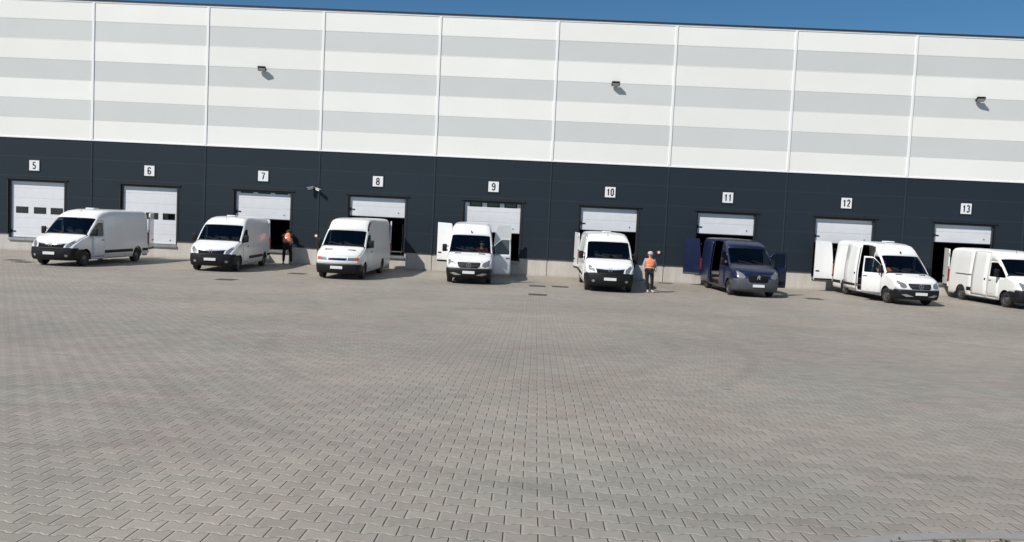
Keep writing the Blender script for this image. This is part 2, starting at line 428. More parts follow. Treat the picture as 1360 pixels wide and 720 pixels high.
for k in range(K0, K1+1):
    x = k*BAY
    bm = bmesh.new(); b2(bm, x-.075, x+.045, -.042, -.004, ZD+.022, ZR-.092, bevel=.008)
    obj('cover_strip', bm, M['trim_white'], wh)
    bm = bmesh.new(); b2(bm, x-.05, x+.03, -.028, .002, ZP-.01, ZD-.057, bevel=.006)
    o = obj('cover_strip', bm, M['trim_dark'], wh); o['label'] = 'dark lower strip'
# shell behind the facade (roof, sides, back) so the hall is a real closed volume
bm = bmesh.new()
b2(bm, X0, X1, .26, DEP, ZR-.3, ZR-.1); b2(bm, X0, X0+.2, .26, DEP, 0, ZR-.31); b2(bm, X1-.2, X1, .26, DEP, 0, ZR-.31); b2(bm, X0+.21, X1-.21, DEP-.2, DEP, 0, ZR-.31)
obj('rear_shell', bm, M['dark_clad'], wh)
bm = bmesh.new(); wall_holes(bm, X0, X1, -.3, ZR-.1, opening, .262, .05); 
b2(bm, X0+.3, X1-.3, .34, 16, DZ0-.35, DZ0-.004); b2(bm, X0+.3, X1-.3, 15, 15.2, DZ0, 7); b2(bm, X0+.3, X1-.3, .34, 15, 6.4, 6.6)
obj('inner_hall', bm, M['interior'], wh)

# closed height of each door leaf's bottom edge above ground
BOT = [DZ0+.012, DZ0+.012, 2.27, 2.66, 2.13, 2.50, 2.60, 2.42, 2.74]
for n, (x, bot) in enumerate(zip(DOORS, BOT)):
    # frame
    bm = bmesh.new()
    prism(bm, [(x-HW+.002, DZ0+.002), (x-HW+.07, DZ0+.002), (x-HW+.07, DZ1-.06), (x+HW-.07, DZ1-.06), (x+HW-.07, DZ0+.002), (x+HW-.002, DZ0+.002), (x+HW-.002, DZ1-.002), (x-HW+.002, DZ1-.002)], 'y', .06, .155)
    obj('dock_frame', bm, M['trim_dark'], wh)
    bm = bmesh.new(); b2(bm, x-HW-.06, x-HW+.0, -.02, .06, ZP+.01, DZ1+.05); b2(bm, x+HW, x+HW+.06, -.02, .06, ZP+.01, DZ1+.05); b2(bm, x-HW-.12, x+HW+.16, -.05, .06, DZ1+.053, DZ1+.11)
    obj('dock_surround', bm, M['black'], wh)
    bm = bmesh.new(); b2(bm, x-HW+.01, x+HW-.01, -.035, .34, DZ0-.12, DZ0, bevel=.008)
    obj('dock_sill', bm, M['steel'], wh)
    top = min(DZ1+.05, bot+3.15)
    bm = bmesh.new(); box(bm, (0, 0, (top-bot)/2), (2*HW-.15, .045, top-bot))
    for wx in (-.9, 0, .9):       # holes are modelled as framed ports proud of the leaf
        pass
    lf = obj('dock_door', bm, M['door_white'], wh); lf.location = (x, .185, bot)
    bm = bmesh.new(); b2(bm, -HW+.075, HW-.075, -.035, .03, -.035, .0)
    obj('bottom_seal', bm, M['black'], lf)
    bm = bmesh.new(); b2(bm, -HW+.09, -HW+.33, -.05, -.023, .30, .36, bevel=.008); b2(bm, -HW+.09, -HW+.14, -.06, -.023, .24, .42, bevel=.008)
    obj('latch', bm, M['black'], lf)
    bm = bmesh.new(); cyl(bm, (HW-.42, -.035, .24), .035, .024, 'Y', 12); obj('lock', bm, M['steel'], lf)
    zw = 1.47
    if bot+zw-.15 < DZ1:
        for wx in (-.86, .1, 1.0) if n < 2 else (-.88, .03, .93):
            hh = .17
            bm = bmesh.new(); b2(bm, wx-.33, wx+.33, -.034, -.023, zw-hh, zw+hh, bevel=.003, mi=0)
            w = obj('window_frame', bm, M['black'], lf)
            bm = bmesh.new(); b2(bm, wx-.27, wx+.27, -.040, -.035, zw-hh+.05, zw+hh-.05)
            obj('door_window', bm, M['door_pane'], lf)

# numbered signs, digits drawn as bold condensed strokes
def arcp(cx, cy, rx, ry, a0, a1, n=8): return [(cx+rx*math.cos(R(a0+(a1-a0)*k/n)), cy+ry*math.sin(R(a0+(a1-a0)*k/n))) for k in range(n+1)]
GLY = {
 '0': [arcp(.5, .72, .34, .24, 0, 180)+arcp(.5, .28, .34, .24, 180, 360)+[(.84, .72)]],
 '1': [[(.22, .74), (.42, .80), (.56, .96), (.56, .03)]],
 '2': [arcp(.5, .70, .34, .26, 170, -20)+[(.18, .06), (.88, .06)]],
 '3': [arcp(.48, .73, .33, .22, 160, -80)+arcp(.48, .27, .36, .24, 85, -160)],
 '5': [[(.82, .94), (.26, .94), (.20, .52)]+arcp(.48, .31, .36, .27, 130, -150)],
 '6': [arcp(.5, .70, .34, .26, 20, 180)+[(.16, .3)]+arcp(.5, .28, .34, .24, 180, 540, 16)],
 '7': [[(.14, .94), (.86, .94), (.60, .5), (.44, .03)]],
 '8': [arcp(.5, .73, .30, .22, -90, 270, 16), arcp(.5, .27, .35, .24, 90, 450, 16)],
 '9': [arcp(.5, .72, .34, .24, 0, 360, 16)+[(.84, .3)]+arcp(.5, .30, .34, .26, 0, -160)],
}
def digits(t, txt):
    bm = bmesh.new(); hgt = .36; wd = .205 if len(txt) == 1 else .17; gap = .035
    x = -(wd*len(txt)+gap*(len(txt)-1))/2
    for c in txt:
        for st in GLY[c]:
            P = [Vector((x+p[0]*wd, -hgt/2+p[1]*hgt)) for p in st]; hw = .031; off = []
            for i, q in enumerate(P):
                a = P[max(0, i-1)]; b = P[min(len(P)-1, i+1)]
                if (P[0]-P[-1]).length < 1e-4 and i in (0, len(P)-1): a, b = P[-2], P[1]
                d = (b-a).normalized(); off.append(Vector((-d.y, d.x))*hw)
            for i in range(len(P)-1):
                a, b, oa, ob = P[i], P[i+1], off[i], off[i+1]
                prism(bm, [tuple(a+oa), tuple(b+ob), tuple(b-ob), tuple(a-oa)], 'y', -.0345, -.0305)
        x += wd+gap
    obj('number', bm, M['digit'], t)
for n, x in enumerate(DOORS):
    txt = str(5+n)
    t = thing('number_sign', f'square white dock sign with the black number {txt}, above its dock door', 'sign', (x+(.0 if n else -.12), -.0, 4.48), 0, 'white number signs above the dock doors')
    bm = bmesh.new(); b2(bm, -.33, .33, -.02, -.001, -.33, .33, bevel=.008); obj('border', bm, M['digit'], t)
    bm = bmesh.new(); b2(bm, -.265, .265, -.03, -.021, -.265, .265, bevel=.003); obj('plate', bm, M['sign_white'], t)
    digits(t, txt)

# floodlights
for lab, x, tw in (('black floodlight on the striped wall high above dock 7', 8.9, .15), ('black floodlight on the striped wall high above dock 10', 27, 0), ('black floodlight on the striped wall high above dock 13', 45.19, -.15)):
    t = thing('floodlight', lab, 'floodlight', (x, -.01, 9.92), 0, 'floodlights on the upper wall')
    bm = bmesh.new(); b2(bm, -.06, .06, -.05, 0, -.08, .08, bevel=.005)
    rod(bm, (0, -.03, 0), (0, -.10, .02), .02)
    for s in (-1, 1): b2(bm, s*.21-.006, s*.21+.006, -.25, -.09, -.02, .02)
    b2(bm, -.215, .215, -.105, -.09, -.02, .02); obj('bracket', bm, M['black'], t)
    bm = bmesh.new(); rt = Euler((R(-32), 0, tw)); box(bm, (0, -.22, .02), (.40, .30, .10), rot=rt, bevel=.015)
    for i in range(7): box(bm, Vector((0, -.22, .02)) + rt.to_matrix() @ Vector((-.15+.05*i, 0, .062)), (.012, .26, .03), rot=rt)
    h = obj('lamp_housing', bm, M['hole'], t)
    bm = bmesh.new(); box(bm, Vector((0, -.22, .02)) + rt.to_matrix() @ Vector((0, 0, -.053)), (.34, .24, .006), rot=rt); obj('lamp_glass', bm, M['lamp'], t)
# security cameras
t = thing('security_camera', 'pair of white bullet security cameras on one wall bracket between docks 7 and 8', 'camera', (11.79, -.005, 3.93))
bm = bmesh.new(); b2(bm, -.08, .08, -.06, 0, -.1, .06, bevel=.008); rod(bm, (-.03, -.05, -.02), (-.2, -.2, .0), .02); rod(bm, (.03, -.05, -.02), (.2, -.2, -.04), .02); obj('bracket', bm, M['black'], t)
for s, dz in ((-1, .03), (1, -.03)):
    bm = bmesh.new(); rt = Euler((R(14), 0, s*R(55)))
    ctr = Vector((s*.2, -.2, dz)); box(bm, ctr, (.11, .30, .11), rot=rt, bevel=.02); box(bm, ctr+Vector((0, -.01, .065)), (.14, .36, .012), rot=rt)
    cam_b = obj('camera_body', bm, M['cctv'], t)
    bm = bmesh.new(); box(bm, ctr + rt.to_matrix() @ Vector((0, -.152, 0)), (.085, .012, .085), rot=rt, bevel=.01); obj('lens', bm, M['black'], cam_b)
for x, lab in ((11.92, 'small round white sign with red rim on the dark wall right of dock 7'), (29.69, 'small round white sign with red rim on the dark wall right of dock 10')):
    t = thing('round_sign', lab, 'sign', (x, 0, 1.52), 0, 'small round signs beside the docks')
    bm = bmesh.new(); cyl(bm, (0, -.012, 0), .115, .02, 'Y', 28); obj('rim', bm, M['red'], t)
    bm = bmesh.new(); cyl(bm, (0, -.026, 0), .065, .008, 'Y', 28); obj('face', bm, M['sign_white'], t)
t = thing('control_box', 'small black control box under the round sign right of dock 7', 'box', (12.02, 0, 1.05))
bm = bmesh.new(); b2(bm, -.11, .11, -.13, 0, -.17, .17, bevel=.012); obj('housing', bm, M['black'], t)
bm = bmesh.new(); cyl(bm, (0, -.137, .07), .03, .016, 'Y', 14); obj('button', bm, M['red'], t)

# drain grates
GR = [(.36, -6.75, 'farthest left drain grate in front of the white van at dock 5'), (1.3, -7.6, 'drain grate right beside the front bumper of the leftmost van'), (11.58, -11.3, 'drain grate on open paving in front of the van at dock 7'),
      (12.9, -6.45, 'drain grate between the vans at docks 7 and 8'), (23.53, -6.7, 'drain grate left of a close pair between docks 9 and 10'),
      (24.52, -6.5, 'drain grate right of a close pair between docks 9 and 10'), (23.54, -11.05, 'drain grate farther from the wall than the close pair between docks 9 and 10'),
      (30.0, -.75, 'drain grate at the foot of the plinth behind the standing worker'), (35.65, -6.15, 'drain grate between the navy van and the van at dock 12')]
for x, y, lab in GR:
    t = thing('drain_grate', lab, 'drain grate', (x, y, zg(y)), 0, 'drain grates in the paving')
    bm = bmesh.new()
    for s in (-1, 1): b2(bm, s*.33-.03, s*.33+.03, -.36, .36, -.02, .008); b2(bm, -.299, .299, s*.33-.03, s*.33+.03, -.02, .008)
    obj('frame', bm, M['iron'], t)
    bm = bmesh.new(); b2(bm, -.299, .299, -.299, .299, -.02, .0035)
    for i in range(9): b2(bm, -.298, .298, -.27+i*.065, -.245+i*.065, .004, .010)
    obj('grating', bm, M['iron'], t)

# roll cage inside dock 8
for i, (dx, dy) in enumerate(((.75, 1.6),)):
    t = thing('roll_cage', 'metal roll cage standing in the dark just inside dock 8', 'roll cage', (DOORS[3]+dx, dy, DZ0), .2)
    bm = bmesh.new(); b2(bm, -.36, .36, -.4, .4, .16, .20); 
    for sx in (-1, 1):
        for sy in (-1, 1): rod(bm, (sx*.3, sy*.34, .07), (sx*.3, sy*.34, .16), .02)
    obj('base', bm, M['steel'], t)
    for sx in (-1, 1):
        bm = bmesh.new()
        for k in range(7): rod(bm, (sx*.35, -.38+k*.1267, .2), (sx*.35, -.38+k*.1267, 1.65), .009)
        for z in (.25, .7, 1.15, 1.65): rod(bm, (sx*.35, -.38, z), (sx*.35, .38, z), .011)
        obj('side_grid', bm, M['steel'], t)
    for sx in (-1, 1):
        for sy in (-1, 1):
            bm = bmesh.new(); cyl(bm, (sx*.3, sy*.34, .05), .05, .03, 'X', 14); obj('castor', bm, M['black'], t)

# ------------------------------------------------------------------ vans
def lerp(tab, x):
    if x <= tab[0][0]: return tab[0][1]
    for (a, b), (c, d) in zip(tab, tab[1:]):
        if x <= c: return b+(d-b)*(x-a)/(c-a)
    return tab[-1][1]
FR = (1., .975, .93, .88, .75, .55, .3, 0.)
FZ = (0., .34, .62, .78, .90, .96, .99, 1.)

SPEC = {
 'master': dict(L=6.2, W=2.07, H=2.5, fo=.84, wb=4.33, cowl=1.02, wst=1.82, belt=1.30, wtop=1.92, zb=.80, zbs=.74, door=(1.30, 2.28), slide=(2.36, 3.6),
    top=[(0, 1.00), (.06, 1.06), (.2, 1.13), (.5, 1.235), (.8, 1.32), (1.02, 1.38), (1.3, 1.65), (1.6, 1.92), (1.82, 2.10), (1.95, 2.22), (2.15, 2.33), (2.45, 2.43), (2.9, 2.49), (3.5, 2.5), (6.0, 2.5), (6.2, 2.47)],
    nose=[(.25, .12), (.34, .03), (.5, 0), (.66, 0), (.8, .04), (.9, .10), (1.0, .17)],
    hw=[(.25, .955), (.5, 1.), (1.1, 1.), (1.35, .985), (1.95, .935), (2.2, .90), (2.5, .86)], corner=.26),
 'sprinter': dict(L=6.0, W=1.99, H=2.66, fo=.98, wb=3.66, cowl=1.08, wst=1.85, belt=1.28, wtop=1.93, zb=.68, zbs=.62, door=(1.42, 2.32), slide=(2.40, 3.68),
    top=[(0, .96), (.06, 1.02), (.2, 1.08), (.5, 1.17), (.8, 1.25), (1.08, 1.33), (1.35, 1.62), (1.6, 1.86), (1.85, 2.08), (1.97, 2.22), (2.12, 2.38), (2.35, 2.54), (2.7, 2.62), (3.2, 2.65), (4, 2.66), (5.8, 2.66), (6.0, 2.63)],
    nose=[(.25, .12), (.34, .03), (.5, 0), (.62, .0), (.78, .05), (.9, .12), (.96, .17)],
    hw=[(.25, .955), (.5, 1.), (1.1, 1.), (1.35, .985), (1.95, .92), (2.35, .87), (2.72, .80)], corner=.25),
 'daily': dict(L=6.1, W=2.0, H=2.64, fo=.93, wb=3.95, cowl=.98, wst=1.72, belt=1.32, wtop=1.92, zb=.66, zbs=.60, door=(1.38, 2.28), slide=(2.36, 3.6),
    top=[(0, 1.0), (.05, 1.06), (.2, 1.14), (.5, 1.24), (.8, 1.34), (.98, 1.40), (1.2, 1.62), (1.45, 1.86), (1.72, 2.08), (1.85, 2.25), (2.05, 2.44), (2.3, 2.55), (2.6, 2.6), (3.1, 2.63), (5.9, 2.64), (6.1, 2.61)],
    nose=[(.25, .08), (.34, .02), (.5, 0), (.66, .0), (.8, .03), (.9, .06), (1.0, .10)],
    hw=[(.25, .955), (.5, 1.), (1.1, 1.), (1.35, .98), (1.95, .92), (2.35, .89), (2.74, .85)], corner=.17),
 'boxer': dict(L=5.6, W=2.05, H=2.5, fo=.95, wb=3.6, cowl=.92, wst=1.68, belt=1.28, wtop=1.92, zb=.80, zbs=.72, door=(1.42, 2.28), slide=(2.36, 3.6),
    top=[(0, 1.02), (.05, 1.08), (.2, 1.15), (.5, 1.26), (.75, 1.34), (.92, 1.40), (1.15, 1.62), (1.4, 1.86), (1.68, 2.10), (1.82, 2.22), (2.0, 2.33), (2.3, 2.43), (2.7, 2.49), (3.4, 2.5), (5.4, 2.5), (5.6, 2.47)],
    nose=[(.25, .10), (.34, .03), (.5, 0), (.7, .0), (.85, .04), (.95, .09), (1.02, .14)],
    hw=[(.25, .955), (.5, 1.), (1.1, 1.), (1.35, .985), (1.95, .93), (2.2, .905), (2.5, .87)], corner=.20),
}
def longer(base, d, **k):
    b = SPEC[base]; n = len(b['top']); return dict(b, L=b['L']+d, top=[(a+(d if i >= n-2 else 0), z) for i, (a, z) in enumerate(b['top'])], **k)
SPEC['master_long'] = longer('master', .6)
SPEC['daily'] = longer('daily', .9)
SPEC['ducato'] = dict(SPEC['boxer'], wb=3.5)
SPEC['sprinter_long'] = longer('sprinter', .4, wb=4.05)
SPEC['sprinter'] = longer('sprinter', .5)

def quads_mesh(cells):
    bm = bmesh.new(); idx = {}
    def V(p):
        k = (round(p[0], 4), round(p[1], 4), round(p[2], 4))
        if k not in idx: idx[k] = bm.verts.new(p)
        return idx[k]
    for q in cells:
        vs = []
        for p in q:
            v = V(p)
            if v not in vs: vs.append(v)
        if len(vs) > 2:
            try: bm.faces.new(vs)
            except ValueError: pass
    return bm

def van(model, paint, label, X, Y, th, rear=(0, 0), fdoor=(0, 0), slide_open=False, bump='bumper', vent=None, scale=1., strip=True):
    S = SPEC[model]; L, W, H, fo, wb = S['L'], S['W'], S['H'], S['fo'], S['wb']
    kind = model.split('_')[0]
    t = thing('delivery_van', label, 'van', (X, Y, 0), R(th), 'vans backed up to the loading docks'); t.scale = (scale,)*3
    P = M[paint]; BP = M[bump]
    AR = .415; zc = .35
    zs = sorted({.27, .36, .45, .54, S['zbs'], S['zb'], .86, .98, S['belt']-.12, S['belt'], (S['belt']+S['wtop'])/2, S['wtop'], S['wtop']+.07})
    iz = {z: i for i, z in enumerate(zs)}
    d0, d1 = S['door']; s0, s1 = S['slide']
    ds = {0, .03, .07, .12, .2, .3, .42, L-.15, L-.05, L, d0, d1, s0, s1, s0+.4, s0+.8, S['cowl'], S['cowl']+.05, S['wst'], d1-.06}
    ds |= {a for a, _ in S['top']}
    for ax in (fo, fo+wb):
        for k in range(-9, 10): ds.add(round(ax+AR*math.sin(k*PI/18), 3))
    x = s1+.3
    while x < L-.3: ds.add(round(x, 2)); x += .3
    ds = sorted(ds); dd = [ds[0]]
    keep = {d0, d1, s0, s1, S['cowl'], S['wst'], L}
    for d in ds[1:]:
        if d-dd[-1] > .018 or d in keep: dd.append(d)
    ds = dd
    drop_tab = [(0, .13), (S['cowl'], .09), (S['wst'], .10), (S['wst']+.3, S['corner']*.75), (S['wst']+.8, S['corner']), (99, S['corner'])]
    plan = [(0, .84), (.03, .875), (.07, .905), (.12, .93), (.2, .955), (.3, .972), (.5, .988), (.8, 1.), (L-.15, 1.), (L, .975)]
    bul = [(0, .17), (S['cowl'], .13), (S['wst'], .10), (S['wst']+.5, .06), (S['wst']+1.1, 0), (99, 0)]
    nrow = len(zs)+len(FR)
    def arch(d):
        a = -1
        for ax in (fo, fo+wb):
            q = AR*AR-(d-ax)**2
            if q > 0: a = max(a, zc+math.sqrt(q))
        return a
    def pt(d, j, s):
        T = lerp(S['top'], d); c = T-lerp(drop_tab, d); n = len(zs); ah = arch(d)
        if j < n:
            z = min(zs[j], c-(n-j)*.012); z = max(z, ah+j*.002); y = W/2*lerp(S['hw'], z)*lerp(plan, d)
        else:
            f = FR[j-n]; z = c+(T-c)*FZ[j-n]; y = W/2*lerp(S['hw'], c)*lerp(plan, d)*f
        de = d+(lerp(S['nose'], z)*(1-d/.5) if d < .5 else 0)
        yc = W/2*lerp(S['hw'], min(z, c))*lerp(plan, d)
        bx = lerp(bul, d)*(1-(y/yc)**2) if yc else 0
        return (fo-de+bx, s*y, z)
    cells = {}
    def add(k, q): cells.setdefault(k, []).append(q)
    n = len(zs)
    ibelt, iwt, iwt2 = iz[S['belt']], iz[S['wtop']], iz[S['wtop']+.07]
    izb, izbs, i0 = iz[S['zb']], iz[S['zbs']], iz[.36]
    for a, b in zip(ds, ds[1:]):
        m_ = (a+b)/2
        for s in (-1, 1):
            for j in range(nrow-1):
                k = 'body'
                if j < n:
                    if m_ < fo-AR*.5 and j < izb and pt(m_, j, 1)[2] < S['zb']: k = 'bumper' if (j < izbs or m_ < .3) else 'body'
                    elif m_ < d0 and m_ > S['cowl']+.12 and ibelt <= j < iwt and lerp(S['top'], m_)-lerp(drop_tab, m_) > S['belt']+.12: k = 'quarter%d' % s
                    elif d0 < m_ < d1 and i0 <= j < iwt2:
                        k = ('dwin%d' if (ibelt <= j < iwt and d0+.02 < m_ < d1-.06) else 'door%d') % s
                    elif s == -1 and s0 < m_ < s1 and i0 <= j: k = 'slide'
                elif s == -1 and s0 < m_ < s1 and j == n: k = 'slide'
                elif m_ < S['cowl'] and j >= n+1: k = 'bonnet'
                elif S['cowl']+.05 < m_ < S['wst'] and FR[j-n] < .94: k = 'windscreen'
                elif S['cowl'] < m_ < S['cowl']+.05 and j >= n+1: k = 'cowl'
                q = (pt(a, j, s), pt(b, j, s), pt(b, j+1, s), pt(a, j+1, s))
                add(k, q if s == 1 else q[::-1])
    # nose cap
    ts = sorted({-f for f in FR} | set(FR))
    c0 = [pt(0, j, 1) for j in range(n+1)]
    def cp(j, tt):
        x, y, z = c0[j]; return (x+lerp(bul, 0)*(1-tt*tt), y*tt, z)
    for j in range(n):
        for ta, tb in zip(ts, ts[1:]):
            k = 'bumper' if c0[j+1][2] <= S['zb']+.02 else 'body'
            add(k, (cp(j, ta), cp(j, tb), cp(j+1, tb), cp(j+1, ta)))
    for ta, tb in zip(ts, ts[1:]):
        ja, jb = n+FR.index(abs(ta)), n+FR.index(abs(tb))
        add('body', (cp(n, ta), cp(n, tb), pt(0, jb, 1 if tb > 0 else -1), pt(0, ja, 1 if ta > 0 else -1)))
    # rear frame
    ring = [pt(L, j, 1) for j in range(nrow)]
    def inn(p, s): return (p[0], s*max(0, p[1]-.07), min(max(p[2], .5), H-.1))
    for s in (-1, 1):
        for a, b in zip(ring, ring[1:]):
            pa, pb = (a[0], s*a[1], a[2]), (b[0], s*b[1], b[2])
            add('body', (pa, pb, inn(b, s), inn(a, s)))
    allq = [q for k in cells for q in cells[k]]
    tb_ = quads_mesh(allq); bvh = BVHTree.FromBMesh(tb_); tb_.free()
    def solid(k, name, m, parent=t, hinge=None, rz=0, shrink=0, th_=.03, off=(0, 0, 0)):
        bm = quads_mesh(cells[k]); bmesh.ops.recalc_face_normals(bm, faces=bm.faces)
        if shrink:
            xs = [v.co.x for v in bm.verts]; zz = [v.co.z for v in bm.verts]; mx, mz = (min(xs)+max(xs))/2, (min(zz)+max(zz))/2
            fx, fz = 1-shrink/(max(xs)-min(xs)), 1-shrink/(max(zz)-min(zz))
            for v in bm.verts: v.co.x = mx+(v.co.x-mx)*fx; v.co.z = mz+(v.co.z-mz)*fz
        if hinge is not None:
            for v in bm.verts: v.co -= Vector(hinge)
        me = bpy.data.meshes.new(name); bm.to_mesh(me); bm.free()
        o = link(name, me, m, parent, True, 32)
        if th_:
            md = o.modifiers.new('thickness', 'SOLIDIFY'); md.thickness = th_; md.offset = -1 if False else 0
        if hinge is not None: o.location = Vector(hinge)+Vector(off); o.rotation_euler = (0, 0, rz)
        return o
    body = solid('body', 'body', P, th_=.012)
    solid('bumper', 'front_bumper', BP, th_=.03)
    solid('bonnet', 'bonnet', P, shrink=0, th_=.012)
    solid('cowl', 'scuttle', M['bumper'], th_=.012)
    solid('windscreen', 'windscreen', M['glass'], th_=0)
    doors = {}
    for s, ang in ((1, fdoor[0]), (-1, fdoor[1])):
        if 'quarter%d' % s in cells: solid('quarter%d' % s, 'quarter_window', M['glass_side'], th_=0)
        hg = (fo-d0, s*(W/2-.01), 0)
        dr = solid('door%d' % s, 'front_door', P, hinge=hg, rz=-s*R(ang), shrink=.022, th_=.035)
        dw = solid('dwin%d' % s, 'door_window', M['glass_side'], parent=dr, hinge=hg, th_=0); dw.location = (0, 0, 0); dw.rotation_euler = (0, 0, 0)
        doors[s] = (dr, hg)
        if ang:
            bm = bmesh.new(); b2(bm, -(d1-d0)+.12, -.1, -.05 if s > 0 else .02, -.02 if s > 0 else .05, .5, 1.12, bevel=.01)
            obj('door_card', bm, M['dash'], dr)
        bm = bmesh.new(); b2(bm, -(d1-d0)+.06, -(d1-d0)+.26, s*.012-.02, s*.012+.02, S['belt']-.20, S['belt']-.15, bevel=.01)
        obj('door_handle', bm, M['bumper'], dr)
        # mirror on the front corner of the door
        bm = bmesh.new()
        box(bm, (.02, s*.17, S['belt']+.20), (.11, .20, .33), bevel=.03, seg=2)
        rod(bm, (-.02, s*.0-.02*s, S['belt']+.09), (.02, s*.1, S['belt']+.1), .025); rod(bm, (-.02, -.03*s, S['belt']+.27), (.02, s*.1, S['belt']+.27), .02)
        mi = obj('side_mirror', bm, M['bumper'], dr, True)
        bm = bmesh.new(); box(bm, (-.037, s*.17, S['belt']+.20), (.006, .16, .28)); obj('mirror_glass', bm, M['chrome'], dr)
    sl = solid('slide', 'sliding_door', P, hinge=(0, 0, 0), rz=0, shrink=.022, th_=.03, off=((-(s1-s0)-.02, -.075, 0) if slide_open else (0, -.002, 0)))
    bm = bmesh.new(); b2(bm, fo-s0-.22, fo-s0-.10, -W/2-.02, -W/2+.01, S['belt']-.2, S['belt']-.10, bevel=.008); obj('door_handle', bm, M['bumper'], sl)
    # rear doors
    for s, ang in ((1, rear[0]), (-1, rear[1])):
        out = [(.012*s, .56), (s*(W/2*.955), .56)]
        for j in range(nrow-1):
            x_, y_, z_ = pt(L, j, s)
            if z_ > .66 and z_ < H-.1:
                q = (y_-s*.03, z_)
                if abs(q[0]) > .05 and q[1] > out[-1][1]+.01: out.append(q)
        out.append((.012*s, out[-1][1]+.03))
        xr = fo-L-.035; hy = s*(W/2-.03)
        bm = bmesh.new(); prism(bm, [(p[0]-hy, p[1]) for p in out], 'x', -.03, .03)
        rd = obj('rear_door', bm, P, t); rd.location = (xr-.01, hy, 0); rd.rotation_euler = (0, 0, -s*R(ang))
        def door_box(nm, y0, y1, z0, z1, x0, x1, m):
            bm = bmesh.new(); ya, yb = sorted((y0-hy, y1-hy)); b2(bm, x0, x1, ya, yb, z0, z1, bevel=.006); obj(nm, bm, m, rd)
        door_box('door_handle', s*.08, s*.26, 1.0, 1.06, -.055, -.031, M['bumper'])
        door_box('lower_trim', s*.03, s*(W/2-.08), .57, .66, -.042, -.031, BP)
        door_box('door_lining', s*.08, s*(W/2-.16), .72, 1.25, .031, .042, M['lining'])
        door_box('door_lining', s*.08, s*(W/2-.2), 1.36, 2.0, .031, .042, M['lining'])
        for z in (.8, 1.45, 2.1): door_box('hinge', s*(W/2-.02), s*(W/2-.10), z, z+.09, -.045, -.031, M['bumper'])
        bm = bmesh.new(); b2(bm, fo-L-.045, fo-L+.06, s*(W/2)-.05-.02*s, s*(W/2)+.05-.02*s, .86, 1.42, bevel=.02)
        obj('tail_lamp', bm, M['lamp_red'], t)
    bm = bmesh.new(); b2(bm, fo-L-.16, fo-L-.0, -W/2+.06, W/2-.06, .38, .53, bevel=.02); obj('rear_step', bm, BP, t)
    # underbody, floor, cab
    bm = bmesh.new(); b2(bm, fo-L+.06, fo-.5, -.70, .70, .24, .50); b2(bm, fo-L+.06, fo-.45, -W/2+.03, W/2-.03, .50, .56)
    for ax in (0, -wb):
        pass
    b2(bm, -wb+.45, -.45, -W/2+.08, W/2-.08, .30, .50)
    obj('underbody', bm, M['black'], t)
    bm = bmesh.new(); b2(bm, fo-L+.05, fo-s0+.02, -W/2+.06, W/2-.06, .565, .60); obj('cargo_floor', bm, M['floor_wood'], t)
    bm = bmesh.new(); b2(bm, fo-d1-.045, fo-d1-.005, -W/2+.10, W/2-.10, .565, H-.35); obj('bulkhead', bm, M['dash'], t)
    for s in (-1, 1):
        bm = bmesh.new(); b2(bm, fo-L+.25, -wb+.5 if s < 0 else fo-s0, s*(W/2-.09)-.01, s*(W/2-.09)+.01, .61, 1.75)
        if s > 0 or not slide_open: obj('cargo_lining', bm, M['lining'], t)
        else: bm.free()
    bm = bmesh.new(); b2(bm, fo-S['cowl']-.55, fo-S['cowl']-.05, -W/2+.12, W/2-.12, .75, S['belt']-.02, bevel=.05, seg=2)
    obj('dashboard', bm, M['dash'], t, True)
    bm = bmesh.new(); 
    cx = fo-S['cowl']-.62
    bmesh.ops.create_circle
    ringv = []
    for k in range(20):
        a = 2*PI*k/20; c = Vector((cx+.07*math.sin(a)*2.0, .45+.2*math.cos(a), S['belt']+.03+.14*math.sin(a)))
        nrm = [Vector((0, math.cos(a), .0))*.015+Vector((.0, 0, math.sin(a)*.015)), Vector((.015, 0, 0))]
        ringv.append([bm.verts.new(c+nrm[0]*math.cos(b)+nrm[1]*math.sin(b)) for b in (0, PI/2, PI, 3*PI/2)])
    for k in range(20):
        for j in range(4): bm.faces.new((ringv[k][j], ringv[k][(j+1) % 4], ringv[(k+1) % 20][(j+1) % 4], ringv[(k+1) % 20][j]))
    rod(bm, (cx, .45, S['belt']+.03), (cx+.2, .45, S['belt']-.08), .03); rod(bm, (cx, .27, S['belt']+.03), (cx, .63, S['belt']+.03), .013)
    obj('steering_wheel', bm, M['bumper'], t)
    for y, w in ((.5, .46), (-.05, .42), (-.5, .44)):
        bm = bmesh.new(); xs_ = fo-d1+.25
        box(bm, (xs_+.22, y, .86), (.48, w, .16), bevel=.04, seg=2)
        box(bm, (xs_-.04, y, 1.22), (.13, w-.02, .66), rot=Euler((0, R(-10), 0)), bevel=.05, seg=2)
        box(bm, (xs_-.11, y, 1.64), (.09, .24, .17), bevel=.03, seg=2); b2(bm, xs_, xs_+.4, y-w/2+.03, y+w/2-.03, .57, .80)
        obj('seat', bm, M['seat'], t, True)
    bm = bmesh.new(); rt = Euler((0, R(10), .2)); box(bm, (fo-S['cowl']-.18, -.25 if kind != 'boxer' else .1, S['belt']+.025), (.16, .24, .004), rot=rt)
    obj('paper_sheet', bm, M['paper'], t)
    bm = bmesh.new(); rt = Euler((0, R(5), -.2)); box(bm, (fo-S['cowl']-.2, -.62, S['belt']+.018), (.14, .2, .004), rot=rt)
    obj('paper_sheet', bm, M['paper'], t)
